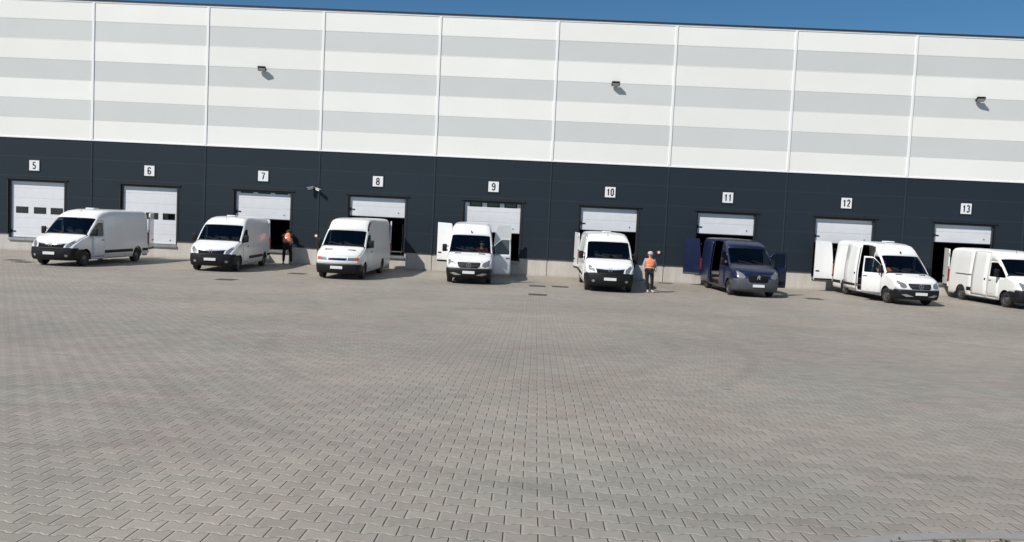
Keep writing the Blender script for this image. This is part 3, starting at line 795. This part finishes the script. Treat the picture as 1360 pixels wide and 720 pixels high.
    # wheels
    for ax in (0, -wb):
        for s in (-1, 1):
            y = s*(W/2-.145)
            w = bpy.data.objects.new('wheel', None); C.objects.link(w); w.parent = t; w.location = (ax, y, .345)
            w.empty_display_size = .1
            bm = bmesh.new(); pr = [(.21, .10), (.27, .112), (.33, .105), (.345, .07), (.345, -.07), (.33, -.105), (.27, -.112), (.21, -.10), (.21, .10)]
            lathe(bm, [(r, yy) for r, yy in pr], seg=32); obj('tyre', bm, M['tyre'], w, True, 40)
            bm = bmesh.new(); lathe(bm, [(.212, s*.095), (.205, s*.075), (.17, s*.05), (.15, s*.075), (.10, s*.085), (.06, s*.11), (.001, s*.112)], seg=28)
            for k in range(8):
                a = 2*PI*k/8; cyl(bm, (.135*math.cos(a), s*.083, .135*math.sin(a)), .022, .01, 'Y', 10, mi=1)
            obj('rim', bm, [M['rim'], M['black']], w, True)
    # front fascia, projected onto the nose so each piece follows its curve
    def patch(name, poly, m, off=.012, depth=.03, parent=t, direction='x', res=.035, mirror=False, smooth=True):
        """poly of (y,z) seen from the front, or (x,z) seen from the side"""
        bm = bmesh.new(); ys = [p[0] for p in poly]; zz = [p[1] for p in poly]
        vs = [bm.verts.new((0, p[0], p[1])) for p in poly]; f = bm.faces.new(vs)
        k = math.floor(min(ys)/res)
        while k*res < max(ys):
            geom = bm.verts[:]+bm.edges[:]+bm.faces[:]
            bmesh.ops.bisect_plane(bm, geom=geom, plane_co=(0, k*res, 0), plane_no=(0, 1, 0)); k += 1
        k = math.floor(min(zz)/res)
        while k*res < max(zz):
            geom = bm.verts[:]+bm.edges[:]+bm.faces[:]
            bmesh.ops.bisect_plane(bm, geom=geom, plane_co=(0, 0, k*res), plane_no=(0, 0, 1)); k += 1
        last = fo
        for v in bm.verts:
            for shrink in (1, .985, .96, .93):
                hit = bvh.ray_cast(Vector((6, v.co.y*shrink, v.co.z)), Vector((-1, 0, 0)))
                if hit[0] is not None and hit[0].x > -.6: break
            nx = hit[0].x if hit[0] is not None else last
            v.co.x = nx+off
        ext = bmesh.ops.extrude_face_region(bm, geom=bm.faces[:])
        for v in [e for e in ext['geom'] if isinstance(e, bmesh.types.BMVert)]: v.co.x -= depth
        return obj(name, bm, m, parent, smooth, 50)
    def mir(poly): return [(-y, z) for y, z in poly][::-1]
    zt = S['top'][0][1]
    if kind == 'master':
        gr = patch('grille', [(-.60, .985), (-.56, .83), (-.44, .72), (.44, .72), (.56, .83), (.60, .985), (.2, .945), (-.2, .945)], M['hole'], .016)
        patch('chrome_bar', [(-.60, .965), (-.2, .93), (.2, .93), (.60, .965), (.61, .995), (.2, .967), (-.2, .967), (-.61, .995)], M['chrome'], .028, parent=t)
        hl = [(.63, .84), (.72, .81), (.82, .85), (.90, .98), (.915, 1.12), (.87, 1.14), (.76, 1.05), (.65, .95)]
        patch('lower_grille', [(-.5, .36), (.5, .36), (.56, .44), (.52, .56), (-.52, .56), (-.56, .44)], M['hole'], .012)
        for s in (-1, 1): patch('fog_lamp', [(s*.70+.07*math.cos(a), .47+.055*math.sin(a)) for a in [k*PI/5 for k in range(10)]], M['lamp'], .02)
        # ring emblem with a bolt
        eb = bmesh.new(); ex = bvh.ray_cast(Vector((6, 0, .94)), Vector((-1, 0, 0)))[0].x+.045
        RN = 24
        for k in range(RN):
            a, b = 2*PI*k/RN, 2*PI*(k+1)/RN
            prism(eb, [(.085*math.cos(a), .94+.085*math.sin(a)), (.085*math.cos(b), .94+.085*math.sin(b)), (.066*math.cos(b), .94+.066*math.sin(b)), (.066*math.cos(a), .94+.066*math.sin(a))], 'x', ex, ex+.015)
        prism(eb, [(-.12, .935), (.01, .93), (-.02, .945), (.12, .945), (-.01, .95), (.02, .937)], 'x', ex, ex+.012)
        obj('emblem', eb, M['chrome'], gr)
    elif kind == 'sprinter':
        gr = patch('grille', [(-.50, .92), (-.47, .80), (-.38, .71), (.38, .71), (.47, .80), (.50, .92), (.46, .945), (-.46, .945)], M['hole'], .018)
        for z in (.77, .83, .885): patch('grille_bar', [(-.45, z), (.45, z), (.46, z+.018), (-.46, z+.018)], M['bumper_grey'], .03, parent=gr)
        hl = [(.56, .79), (.70, .74), (.88, .80), (.90, 1.02), (.86, 1.06), (.78, 1.0), (.60, .92)]
        patch('lower_grille', [(-.44, .34), (.44, .34), (.50, .42), (.46, .48), (-.46, .48), (-.50, .42)], M['hole'], .012)
        patch('bumper_scoop', [(-.30, .40), (-.62, .50), (-.80, .47), (-.60, .38)], M['steel'], .02); patch('bumper_scoop', mir([(-.30, .40), (-.62, .50), (-.80, .47), (-.60, .38)]), M['steel'], .02)
        eb = bmesh.new(); ex = bvh.ray_cast(Vector((6, 0, .83)), Vector((-1, 0, 0)))[0].x+.05; RN = 24
        for k in range(RN):
            a, b = 2*PI*k/RN, 2*PI*(k+1)/RN
            prism(eb, [(.10*math.cos(a), .83+.10*math.sin(a)), (.10*math.cos(b), .83+.10*math.sin(b)), (.085*math.cos(b), .83+.085*math.sin(b)), (.085*math.cos(a), .83+.085*math.sin(a))], 'x', ex, ex+.015)
        for k in range(3):
            a = PI/2+2*PI*k/3; c, s_ = math.cos(a), math.sin(a)
            prism(eb, [(-.014*s_, .83+.014*c), (.09*c, .83+.09*s_), (.014*s_, .83-.014*c)], 'x', ex, ex+.012)
        obj('emblem', eb, M['chrome'], gr)
        for s in (-1, 1):
            bm = bmesh.new(); dv = S['cowl']-.14; zt_ = lerp(S['top'], dv)
            box(bm, (fo-dv+.12, s*.52, zt_-.0), (.07, .28, .018), rot=Euler((0, R(16), 0))); obj('bonnet_vent', bm, M['hole'], t)
        bm = bmesh.new(); rod(bm, (fo-S['wst']-.05, 0, 2.10), (fo-S['wst']-.05+.12, 0, 2.24), .012); 
        b2(bm, fo-S['wst']-.02, fo-S['wst']+.06, -.02, .02, 2.20, 2.28, bevel=.005); obj('roof_aerial', bm, M['bumper'], t)
    elif kind == 'daily':
        gr = patch('grille', [(-.40, .82), (.40, .82), (.42, .93), (-.42, .93)], M['chrome'], .014)
        patch('grille_slot', [(-.35, .845), (.35, .845), (.36, .905), (-.36, .905)], M['hole'], .022, parent=gr)
        hl = [(.44, .82), (.72, .82), (.74, .95), (.46, .95)]
        ind = [(.725, .82), (.88, .83), (.885, .955), (.745, .955)]
        patch('indicator', ind, M['lamp_orange'], .014); patch('indicator', mir(ind), M['lamp_orange'], .014)
        patch('lower_grille', [(-.40, .36), (.40, .36), (.42, .5), (-.42, .5)], M['hole'], .012)
        bm = bmesh.new()
        for s in (-1, 1):
            dv = .55; box(bm, (fo-dv+.13, s*.5, lerp(S['top'], dv)+.005), (.05, .34, .016), rot=Euler((0, R(18), 0)))
        obj('bonnet_vent', bm, M['hole'], t)
        for s in (-1, 1):
            bm = bmesh.new()
            dA, dB = S['wst']+.05, S['wst']+.55
            for a_, b_ in ((dA, (dA+dB)/2), ((dA+dB)/2, dB)):
                pa, pb = pt(a_, n+1, s), pt(b_, n+1, s); rod(bm, (pa[0]+.02, pa[1]+s*.02, pa[2]+.02), (pb[0]+.02, pb[1]+s*.02, pb[2]+.02), .04)
            obj('air_deflector', bm, M['bumper'], t, True)
    else:
        gr = patch('grille', [(-.42, .93), (-.44, .74), (-.36, .66), (.36, .66), (.44, .74), (.42, .93), (.3, .95), (-.3, .95)], M['hole'], .018)
        hl = [(.55, .86), (.70, .80), (.87, .86), (.90, 1.08), (.87, 1.16), (.78, 1.10), (.60, .98)]
        patch('lower_grille', [(-.5, .34), (.5, .34), (.56, .44), (-.56, .44)], M['hole'], .012)
        eb = bmesh.new(); ex = bvh.ray_cast(Vector((6, 0, .88)), Vector((-1, 0, 0)))[0].x+.03
        if kind == 'boxer':   # rearing animal badge as a plain silver silhouette
            prism(eb, [(-.09, .80), (-.05, .80), (-.03, .86), (.0, .84), (.02, .80), (.06, .80), (.04, .87), (.09, .90), (.07, .93), (.04, .92), (.05, .97), (.0, .985), (-.04, .95), (-.08, .90), (-.06, .86)], 'x', ex, ex+.015)
        else:
            prism(eb, [(.09*math.cos(k*PI/12), .88+.09*math.sin(k*PI/12)) for k in range(24)], 'x', ex, ex+.015)
        obj('emblem', eb, M['chrome'], gr)
    hc = (sum(q[0] for q in hl)/len(hl), sum(q[1] for q in hl)/len(hl)); rim_ = [(min(hc[0]+(q[0]-hc[0])*1.13, .935), hc[1]+(q[1]-hc[1])*1.13) for q in hl]
    for fn in (lambda q: q, mir):
        h_ = patch('headlight', fn(rim_), M['hole'], .006); patch('headlight_lens', fn(hl), M['lamp'], .014, parent=h_)
    zp = .565 if kind in ('master',) else .52
    bm = bmesh.new(); ex = bvh.ray_cast(Vector((6, 0, zp)), Vector((-1, 0, 0)))[0].x+.02
    b2(bm, ex, ex+.012, -.26, .26, zp-.06, zp+.06, bevel=.004); pl = obj('number_plate', bm, M['plate'], t)
    # wipers
    for y0, y1 in ((.55, .02), (-.05, -.62)):
        bm = bmesh.new()
        dA, dB = S['cowl']+.03, S['cowl']+.16
        f = lambda d, y: Vector((fo-d+lerp(bul, d)*(1-(y/.95)**2)+.03, y, lerp(S['top'], d)+.03-.06*(y/.9)**2))
        rod(bm, f(dA, y0), f(dB, y1), .012); obj('wiper', bm, M['black'], t)
    # side rub strips
    if strip == 'long':
        for s in (-1, 1):
            bm = bmesh.new(); b2(bm, fo-d1+.02, fo-d0-.03-.1, s*W/2-.015, s*W/2+.015, .52, .66, bevel=.008); dr, hg = doors[s]
            for v in bm.verts: v.co -= Vector(hg)
            obj('rub_strip', bm, M['bumper'], dr)
            if s < 0:
                bm = bmesh.new(); b2(bm, fo-s1+.02, fo-s0-.02, s*W/2-.015, s*W/2+.015, .52, .66, bevel=.008); obj('rub_strip', bm, M['bumper'], sl)
            bm = bmesh.new(); b2(bm, -wb+AR+.02, (fo-s1-.02) if s < 0 else (fo-d1-.03), s*W/2-.015, s*W/2+.015, .52, .66, bevel=.008); obj('rub_strip', bm, M['bumper'], t)
            bm = bmesh.new(); b2(bm, fo-L+.04, -wb-AR-.02, s*W/2-.018, s*W/2+.012, .52, .66, bevel=.008); obj('rub_strip', bm, M['bumper'], t)
    elif strip == 'block':
        for s in (-1, 1):
            bm = bmesh.new(); b2(bm, -wb+AR+.06, -wb+AR+.62, s*W/2-.015, s*W/2+.02, .50, .68, bevel=.015); obj('rub_block', bm, M['bumper'], t)
            bm = bmesh.new(); b2(bm, fo-d1+.05, fo-d1+.50, s*W/2-.015, s*W/2+.02, .50, .68, bevel=.015); dr, hg = doors[s]
            for v in bm.verts: v.co -= Vector(hg)
            obj('rub_block', bm, M['bumper'], dr)
        bm = bmesh.new(); b2(bm, fo-s1-1.35, fo-s1-.02, -W/2-.012, -W/2+.01, S['belt']-.04, S['belt']-.005); obj('slide_rail', bm, M['black'], t)
    # pressed seams on the cargo sides (creases standing slightly proud)
    bm = bmesh.new()
    for s in (-1, 1):
        for zz in (S['belt']+.02, S['wtop']+.1):
            yy = W/2*lerp(S['hw'], zz)
            b2(bm, fo-L+.2, (fo-s1-.06) if s < 0 else fo-d1-.1, s*yy-.006, s*yy+.006, zz-.02, zz+.01, bevel=.004)
        for xx in (fo-s1-.9, fo-s1-1.9):
            if xx > fo-L+.3:
                yb, yt = W/2*lerp(S['hw'], .8), W/2*lerp(S['hw'], 2.05)
                rod(bm, (xx, s*yb, .72), (xx, s*W/2*lerp(S['hw'], 1.35), 1.35), .007); rod(bm, (xx, s*W/2*lerp(S['hw'], 1.35), 1.35), (xx, s*yt, 2.05), .007)
    obj('side_pressing', bm, P, t)
    if vent == 'low' or vent == 'tall':
        bm = bmesh.new()
        if vent == 'low': box(bm, (fo-3.0, 0, H+.025), (.45, .4, .06), bevel=.025, seg=2)
        else: cyl(bm, (fo-3.4, .2, H+.06), .14, .16, seg=20, r2=.10)
        obj('roof_vent', bm, P, t, True)
    if kind in ('master', 'boxer', 'ducato'):
        bm = bmesh.new(); dv = S['wst']+.25; rod(bm, (fo-dv, 0, lerp(S['top'], dv)-.01), (fo-dv-.10, 0, lerp(S['top'], dv)+.22), .008); obj('roof_aerial', bm, M['black'], t)
    return t

PLACE = dict(a=(3.3, -8.05, -92, .965), b=(9.45, -6.85, -86, .95), c=(15.15, -7.5, -90, .975), d=(20.52, -6.6, -87, .99), e=(26.52, -7.3, -90, .985), f=(32.85, -6.1, -86, .975), g=(39.6, -6.25, -86, .985), h=(45.2, -5.5, -88, 1.01))
def put(k, model, paint, label, **kw):
    x, y, a, sc = PLACE[k]; van(model, paint, label, x, y, a, scale=sc, **kw)
put('a', 'master', 'paint_white', 'leftmost white van, black bumper and long side strip, in front of docks 5 and 6', rear=(75, 90), strip='long', vent='low')
put('b', 'master', 'paint_white', 'white van with black bumper at dock 7, beside the bending worker', rear=(58, 90), strip='long', vent='low')
put('c', 'daily', 'paint_cream', 'high-roofed boxy white van with orange corner lamps, backed up to dock 8', rear=(80, 90), strip=False)
put('d', 'sprinter', 'paint_white', 'white van at dock 9 with its cab door and both rear doors swung wide open', rear=(165, 160), fdoor=(68, 0), strip='long')
put('e', 'master_long', 'paint_white', 'white van seen head on at dock 10, left of the standing worker', rear=(95, 100), strip='long', vent='low')
put('f', 'boxer', 'paint_navy', 'navy blue van with grey bumper, open side door and open cab door at dock 11', rear=(95, 138), fdoor=(78, 0), slide_open=True, bump='bumper_grey', strip='block')
put('g', 'sprinter_long', 'paint_white', 'long high-roofed white van at dock 12 with a person in its open cab door', rear=(165, 172), fdoor=(0, 38), slide_open=True, strip='long', vent='low')
put('h', 'ducato', 'paint_cream', 'rightmost white van, cut off by the picture edge, rear door open at dock 13', rear=(80, 75), strip='block')

# ------------------------------------------------------------------ people
def skin_mesh(name, pts, edges, m, parent, root=0, sub=2):
    me = bpy.data.meshes.new(name); bm = bmesh.new(); lay = bm.verts.layers.skin.verify()
    vs = []
    for i, (p, r) in enumerate(pts):
        v = bm.verts.new(p); v[lay].radius = (r, r) if not isinstance(r, tuple) else r; v[lay].use_root = (i == root); vs.append(v)
    for a, b in edges: bm.edges.new((vs[a], vs[b]))
    bm.to_mesh(me); bm.free()
    o = bpy.data.objects.new(name, me); C.objects.link(o)
    k = o.modifiers.new('s', 'SKIN'); k.use_smooth_shade = True
    s = o.modifiers.new('u', 'SUBSURF'); s.levels = sub; s.render_levels = sub
    dg = bpy.context.evaluated_depsgraph_get(); dg.update()
    me2 = bpy.data.meshes.new_from_object(o.evaluated_get(dg)); bpy.data.objects.remove(o)
    me2.name = name; me2.materials.clear()
    for p in me2.polygons: p.use_smooth = True
    o = bpy.data.objects.new(name, me2); C.objects.link(o); me2.materials.append(m); o.parent = parent
    return o
def person(label, loc, rz, J, top_m, leg_m, vest=.06, head='cap', sleeves=None, shoe='shoe', scale=1., group=None):
    """J: joint name -> point; figure faces -y"""
    t = thing('person', label, 'person', loc, rz, group); t.scale = (scale,)*3
    Vv = {k: Vector(v) for k, v in J.items()}
    names = ['pelvis', 'spine', 'chest', 'neck', 'chin', 'head', 'crown', 'shL', 'elL', 'wrL', 'shR', 'elR', 'wrR', 'hipL', 'knL', 'anL', 'toL', 'hipR', 'knR', 'anR', 'toR']
    rad = dict(pelvis=.12, spine=.115, chest=.13, neck=.055, chin=.07, head=.092, crown=.06, shL=.06, elL=.042, wrL=.028, shR=.06, elR=.042, wrR=.028, hipL=.085, knL=.055, anL=.037, toL=.035, hipR=.085, knR=.055, anR=.037, toR=.035)
    E0 = [('pelvis', 'spine'), ('spine', 'chest'), ('chest', 'neck'), ('neck', 'chin'), ('chin', 'head'), ('head', 'crown')]
    for s in 'LR': E0 += [('chest', 'sh'+s), ('sh'+s, 'el'+s), ('el'+s, 'wr'+s), ('pelvis', 'hip'+s), ('hip'+s, 'kn'+s), ('kn'+s, 'an'+s), ('an'+s, 'to'+s)]
    pts = [(Vv[n], rad[n]) for n in names]; idx = {n: i for i, n in enumerate(names)}; ed = [(idx[a], idx[b]) for a, b in E0]
    for s in 'LR':      # hands: palm and five bent fingers
        w = Vv['wr'+s]; d = (w-Vv['el'+s]).normalized(); side = d.cross(Vector((0, 1, .2))).normalized(); up = side.cross(d)
        pts.append((w+d*.07, .03)); pi = len(pts)-1; ed.append((idx['wr'+s], pi))
        for k, (o_, l) in enumerate(((-.03, .07), (-.01, .085), (.012, .08), (.032, .06))):
            a = w+d*.10+up*o_; b = a+d*l*.5+side*.006; c = b+d*l*.4+side*.02
            base = len(pts); pts += [(a, .0095), (b, .009), (c, .0075)]; ed += [(pi, base), (base, base+1), (base+1, base+2)]
        a = w+d*.05+up*-.04; base = len(pts); pts += [(a, .011), (a+d*.035+up*-.02, .009)]; ed += [(pi, base), (base, base+1)]
    body = skin_mesh('body', pts, ed, M['skin'], t)
    f = (Vv['face']-Vv['head']).normalized() if 'face' in Vv else Vector((0, -1, 0))
    right = f.cross(Vector((0, 0, 1))).normalized(); up = right.cross(f); hd = Vv['head']
    # face details
    bm = bmesh.new()
    prism(bm, [(-.012, -.01), (.012, -.01), (0, .05)], 'y', -.02, .012); 
    nm = Matrix((( right.x, -f.x, up.x), (right.y, -f.y, up.y), (right.z, -f.z, up.z))).to_4x4()
    bmesh.ops.transform(bm, matrix=Matrix.Translation(hd+f*.098-up*.02) @ nm, verts=bm.verts); obj('nose', bm, M['skin'], t)
    for s in (-1, 1):
        bm = bmesh.new(); bmesh.ops.create_uvsphere(bm, u_segments=10, v_segments=8, radius=.012); bmesh.ops.translate(bm, vec=hd+f*.088+right*s*.033+up*.015, verts=bm.verts); obj('eye', bm, M['digit'], t, True)
        bm = bmesh.new(); bmesh.ops.create_uvsphere(bm, u_segments=10, v_segments=8, radius=.022); bmesh.ops.translate(bm, vec=hd+right*s*.093-up*.005, verts=bm.verts); obj('ear', bm, M['skin'], t, True)
    bm = bmesh.new(); box(bm, hd+f*.088-up*.055, (.045, .012, .008), rot=nm.to_3x3().to_euler()); obj('mouth', bm, M['red'], t)
    def grow(name, ns, extra, m, es=None, ends=None):
        ii = {a: k for k, a in enumerate(ns)}; e = [(ii[a], ii[b]) for a, b in E0 if a in ii and b in ii]
        p = [(Vv[a] if not (ends and a in ends) else ends[a], rad[a]+extra) for a in ns]
        return skin_mesh(name, p, e, m, t)
    tr = dict(pelvis=.135, hipL=.10, hipR=.10)
    ank = {'an'+s: Vv['an'+s]+(Vv['kn'+s]-Vv['an'+s])*.05 for s in 'LR'}
    grow('trousers', ['pelvis', 'hipL', 'knL', 'anL', 'hipR', 'knR', 'anR'], .022, leg_m, ends=ank)
    wre = {'wr'+s: Vv['wr'+s]+(Vv['el'+s]-Vv['wr'+s])*.08 for s in 'LR'}
    low = {'pelvis': Vv['pelvis']+(Vv['spine']-Vv['pelvis'])*.1}
    grow('jacket', ['chest', 'spine', 'pelvis', 'shL', 'elL', 'wrL', 'shR', 'elR', 'wrR'], .02, top_m, ends=dict(wre, **low))
    if vest:
        vn = {'pelvis': Vv['pelvis']+(Vv['spine']-Vv['pelvis'])*.25, 'shL': Vv['shL']+(Vv['chest']-Vv['shL'])*.15, 'shR': Vv['shR']+(Vv['chest']-Vv['shR'])*.15}
        v_ = grow('safety_vest', ['chest', 'spine', 'pelvis', 'shL', 'shR'], vest, M['orange_vest'], ends=vn)
        a, b = Vv['pelvis'], Vv['chest']; ax = (b-a).normalized()
        for q in (.35, .62):
            c = a+(b-a)*q; bm = bmesh.new(); rr = bmesh.ops.create_cone(bm, cap_ends=False, segments=24, radius1=.125+vest, radius2=.125+vest, depth=.035)
            bmesh.ops.transform(bm, matrix=Matrix.Translation(c) @ ax.to_track_quat('Z', 'Y').to_matrix().to_4x4(), verts=bm.verts); obj('reflective_band', bm, M['reflective'], v_, True)
    for s in 'LR':
        a, b = Vv['an'+s], Vv['to'+s]; d = (b-a); heel = a-Vector((d.x, d.y, 0))*.35; heel.z = .04
        skin_mesh('shoe', [((a+heel)/2+Vector((0, 0, -.01)), .045), (heel, .045), ((a+b)/2, .05), (b, .042), (b+Vector((d.x, d.y, 0))*.25, .035)], [(0, 1), (0, 2), (2, 3), (3, 4)], M[shoe], t)
    top_c = hd+up*.045
    if head in ('cap', 'hood', 'hair'):
        bm = bmesh.new(); bmesh.ops.create_uvsphere(bm, u_segments=20, v_segments=12, radius=.112)
        cut = {'cap': -.01, 'hair': -.03, 'hood': -.10}[head]
        bmesh.ops.delete(bm, geom=[v for v in bm.verts if v.co.z < cut and (head != 'hood' or True)], context='VERTS')
        if head != 'cap': bmesh.ops.delete(bm, geom=[v for v in bm.verts if v.co.y < -.07 and v.co.z < .05], context='VERTS')
        if head == 'cap': 
            prism(bm, [(-.07, -.09), (-.05, -.16), (0, -.185), (.05, -.16), (.07, -.09)], 'z', -.008, .004)
        bmesh.ops.transform(bm, matrix=Matrix.Translation(top_c-up*.005-f*.01) @ nm, verts=bm.verts)
        h = obj({'cap': 'cap', 'hood': 'hood', 'hair': 'hair'}[head], bm, M[{'cap': 'cap_grey', 'hood': 'black_cloth', 'hair': 'hair'}[head]], t, True)
        md = h.modifiers.new('t', 'SOLIDIFY'); md.thickness = .012; md.offset = 1
    return t

stand = dict(pelvis=(0, 0, .95), spine=(0, 0, 1.12), chest=(0, .01, 1.32), neck=(0, .0, 1.47), chin=(0, -.01, 1.53), head=(0, -.015, 1.61), crown=(0, -.01, 1.69),
    shL=(.19, .01, 1.40), elL=(.25, .02, 1.13), wrL=(.24, -.08, .90), shR=(-.19, .01, 1.40), elR=(-.26, .03, 1.13), wrR=(-.25, -.07, .90),
    hipL=(.10, 0, .90), knL=(.13, -.02, .50), anL=(.15, .02, .09), toL=(.18, -.13, .045), hipR=(-.10, 0, .90), knR=(-.10, -.05, .50), anR=(-.05, -.06, .09), toR=(-.07, -.21, .045))
person('worker in orange safety vest, pale cap and grey sleeves standing between docks 10 and 11', (28.28, -7.15, 0), R(5), stand, M['grey_cloth'], M['dark_cloth'], head='cap', vest=.078, scale=1.0)
bend = dict(stand, pelvis=(0, .08, .93), spine=(0, .02, 1.10), chest=(0, -.10, 1.27), neck=(0, -.20, 1.38), chin=(0, -.25, 1.40), head=(0, -.31, 1.44), crown=(0, -.33, 1.52), face=(0, -.9, 1.1),
    shL=(.20, -.10, 1.36), elL=(.30, -.30, 1.18), wrL=(.22, -.50, 1.12), shR=(-.20, -.10, 1.36), elR=(-.30, -.28, 1.16), wrR=(-.2, -.48, 1.05),
    hipL=(.11, .07, .89), hipR=(-.11, .07, .89), knL=(.15, .0, .49), knR=(-.16, .0, .49), anL=(.16, .05, .09), anR=(-.18, .05, .09), toL=(.19, -.1, .045), toR=(-.2, -.1, .045))
person('worker in orange vest bending forward at dock 7 with back to the camera', (10.62, -.62, 0), R(180+10), bend, M['black_cloth'], M['dark_cloth'], head='hair', vest=.10, shoe='shoe', scale=1.1)

def at_van(k, p):
    X, Y, th, sc = PLACE[k]; c, s = math.cos(R(th)), math.sin(R(th)); return (X+sc*(c*p[0]-s*p[1]), Y+sc*(s*p[0]+c*p[1]), sc*p[2])
# seated figures: face local -y, so turn by van heading + 90
seat = dict(pelvis=(0, 0, .10), spine=(0, .04, .27), chest=(0, .06, .47), neck=(0, .03, .62), chin=(0, .01, .68), head=(0, 0, .76), crown=(0, 0, .84),
    shL=(.19, .05, .55), elL=(.25, -.18, .36), wrL=(.15, -.42, .42), shR=(-.19, .05, .55), elR=(-.25, -.18, .36), wrR=(-.15, -.42, .42),
    hipL=(.10, -.04, .07), knL=(.14, -.44, .12), anL=(.14, -.56, -.24), toL=(.15, -.70, -.30), hipR=(-.10, -.04, .07), knR=(-.14, -.44, .12), anR=(-.14, -.56, -.24), toR=(-.15, -.70, -.30))
p_ = at_van('d', (.98-2.32+.45, .5, .92))
person('driver with red top sitting behind the windscreen of the van at dock 9', p_, R(PLACE['d'][2]+90), seat, M['red'], M['dark_cloth'], vest=False, head='hair')
reach = dict(seat, chest=(-.06, .0, .46), neck=(-.10, -.04, .60), chin=(-.11, -.07, .66), head=(-.12, -.08, .74), crown=(-.12, -.08, .82), shL=(.12, -.02, .54), shR=(-.24, 0, .52), elR=(-.42, -.20, .42), wrR=(-.55, -.38, .50), elL=(.1, -.3, .42), wrL=(-.12, -.48, .45))
p_ = at_van('g', (.98-2.32+.50, -.62, .92))
person('person in orange clothing reaching out of the cab of the van at dock 12', p_, R(PLACE['g'][2]+90), reach, M['orange_vest'], M['dark_cloth'], vest=.06, head='hair')

# ------------------------------------------------------------------ light and sky
EL, AZ = R(45), R(47)
sdir = Vector((-math.sin(AZ)*math.cos(EL), -math.cos(AZ)*math.cos(EL), math.sin(EL)))
sun = bpy.data.lights.new('Sun', 'SUN'); sun.energy = 4.95; sun.angle = R(.53); sun.color = (1., .955, .89)
so = bpy.data.objects.new('Sun', sun); C.objects.link(so); so.rotation_euler = sdir.to_track_quat('Z', 'Y').to_euler(); so.location = (0, -60, 60)
w = bpy.data.worlds.new('World'); SC.world = w; w.use_nodes = True; nt = w.node_tree
sky = nt.nodes.new('ShaderNodeTexSky'); sky.sky_type = 'NISHITA'; sky.sun_disc = False; sky.sun_elevation = EL
sky.sun_rotation = math.atan2(sdir.x, sdir.y); sky.air_density = 1.0; sky.dust_density = 0; sky.ozone_density = 6.0; sky.altitude = 0
tint = nt.nodes.new('ShaderNodeMix'); tint.data_type = 'RGBA'; tint.blend_type = 'MULTIPLY'; tint.inputs[0].default_value = 1
tint.inputs[7].default_value = (.76, 1.13, 1.24, 1); nt.links.new(sky.outputs[0], tint.inputs[6]); nt.links.new(tint.outputs[2], nt.nodes['Background'].inputs[0]); nt.nodes['Background'].inputs[1].default_value = .06

# ------------------------------------------------------------------ camera
cam = bpy.data.cameras.new('Camera'); cam.sensor_width = 36; cam.lens = 36*1080/1360; cam.clip_end = 2000; cam.clip_start = .05
co = bpy.data.objects.new('Camera', cam); C.objects.link(co)
yaw, pitch, roll = -.0291, -.0621, .0476
f = Vector((math.sin(yaw)*math.cos(pitch), math.cos(yaw)*math.cos(pitch), math.sin(pitch))); r = Vector((math.cos(yaw), -math.sin(yaw), 0)); u = r.cross(f)
r2 = math.cos(roll)*r+math.sin(roll)*u; u2 = -math.sin(roll)*r+math.cos(roll)*u
mw = Matrix(((r2.x, u2.x, -f.x, 23.4182), (r2.y, u2.y, -f.y, -42.0267), (r2.z, u2.z, -f.z, 2.8), (0, 0, 0, 1)))
co.matrix_world = mw
SC.camera = co
SC.render.engine = 'CYCLES'
SC.view_settings.view_transform = 'Standard'; SC.view_settings.look = 'None'; SC.view_settings.exposure = 0; SC.view_settings.gamma = 1
SC.render.resolution_x = 1024; SC.render.resolution_y = 542
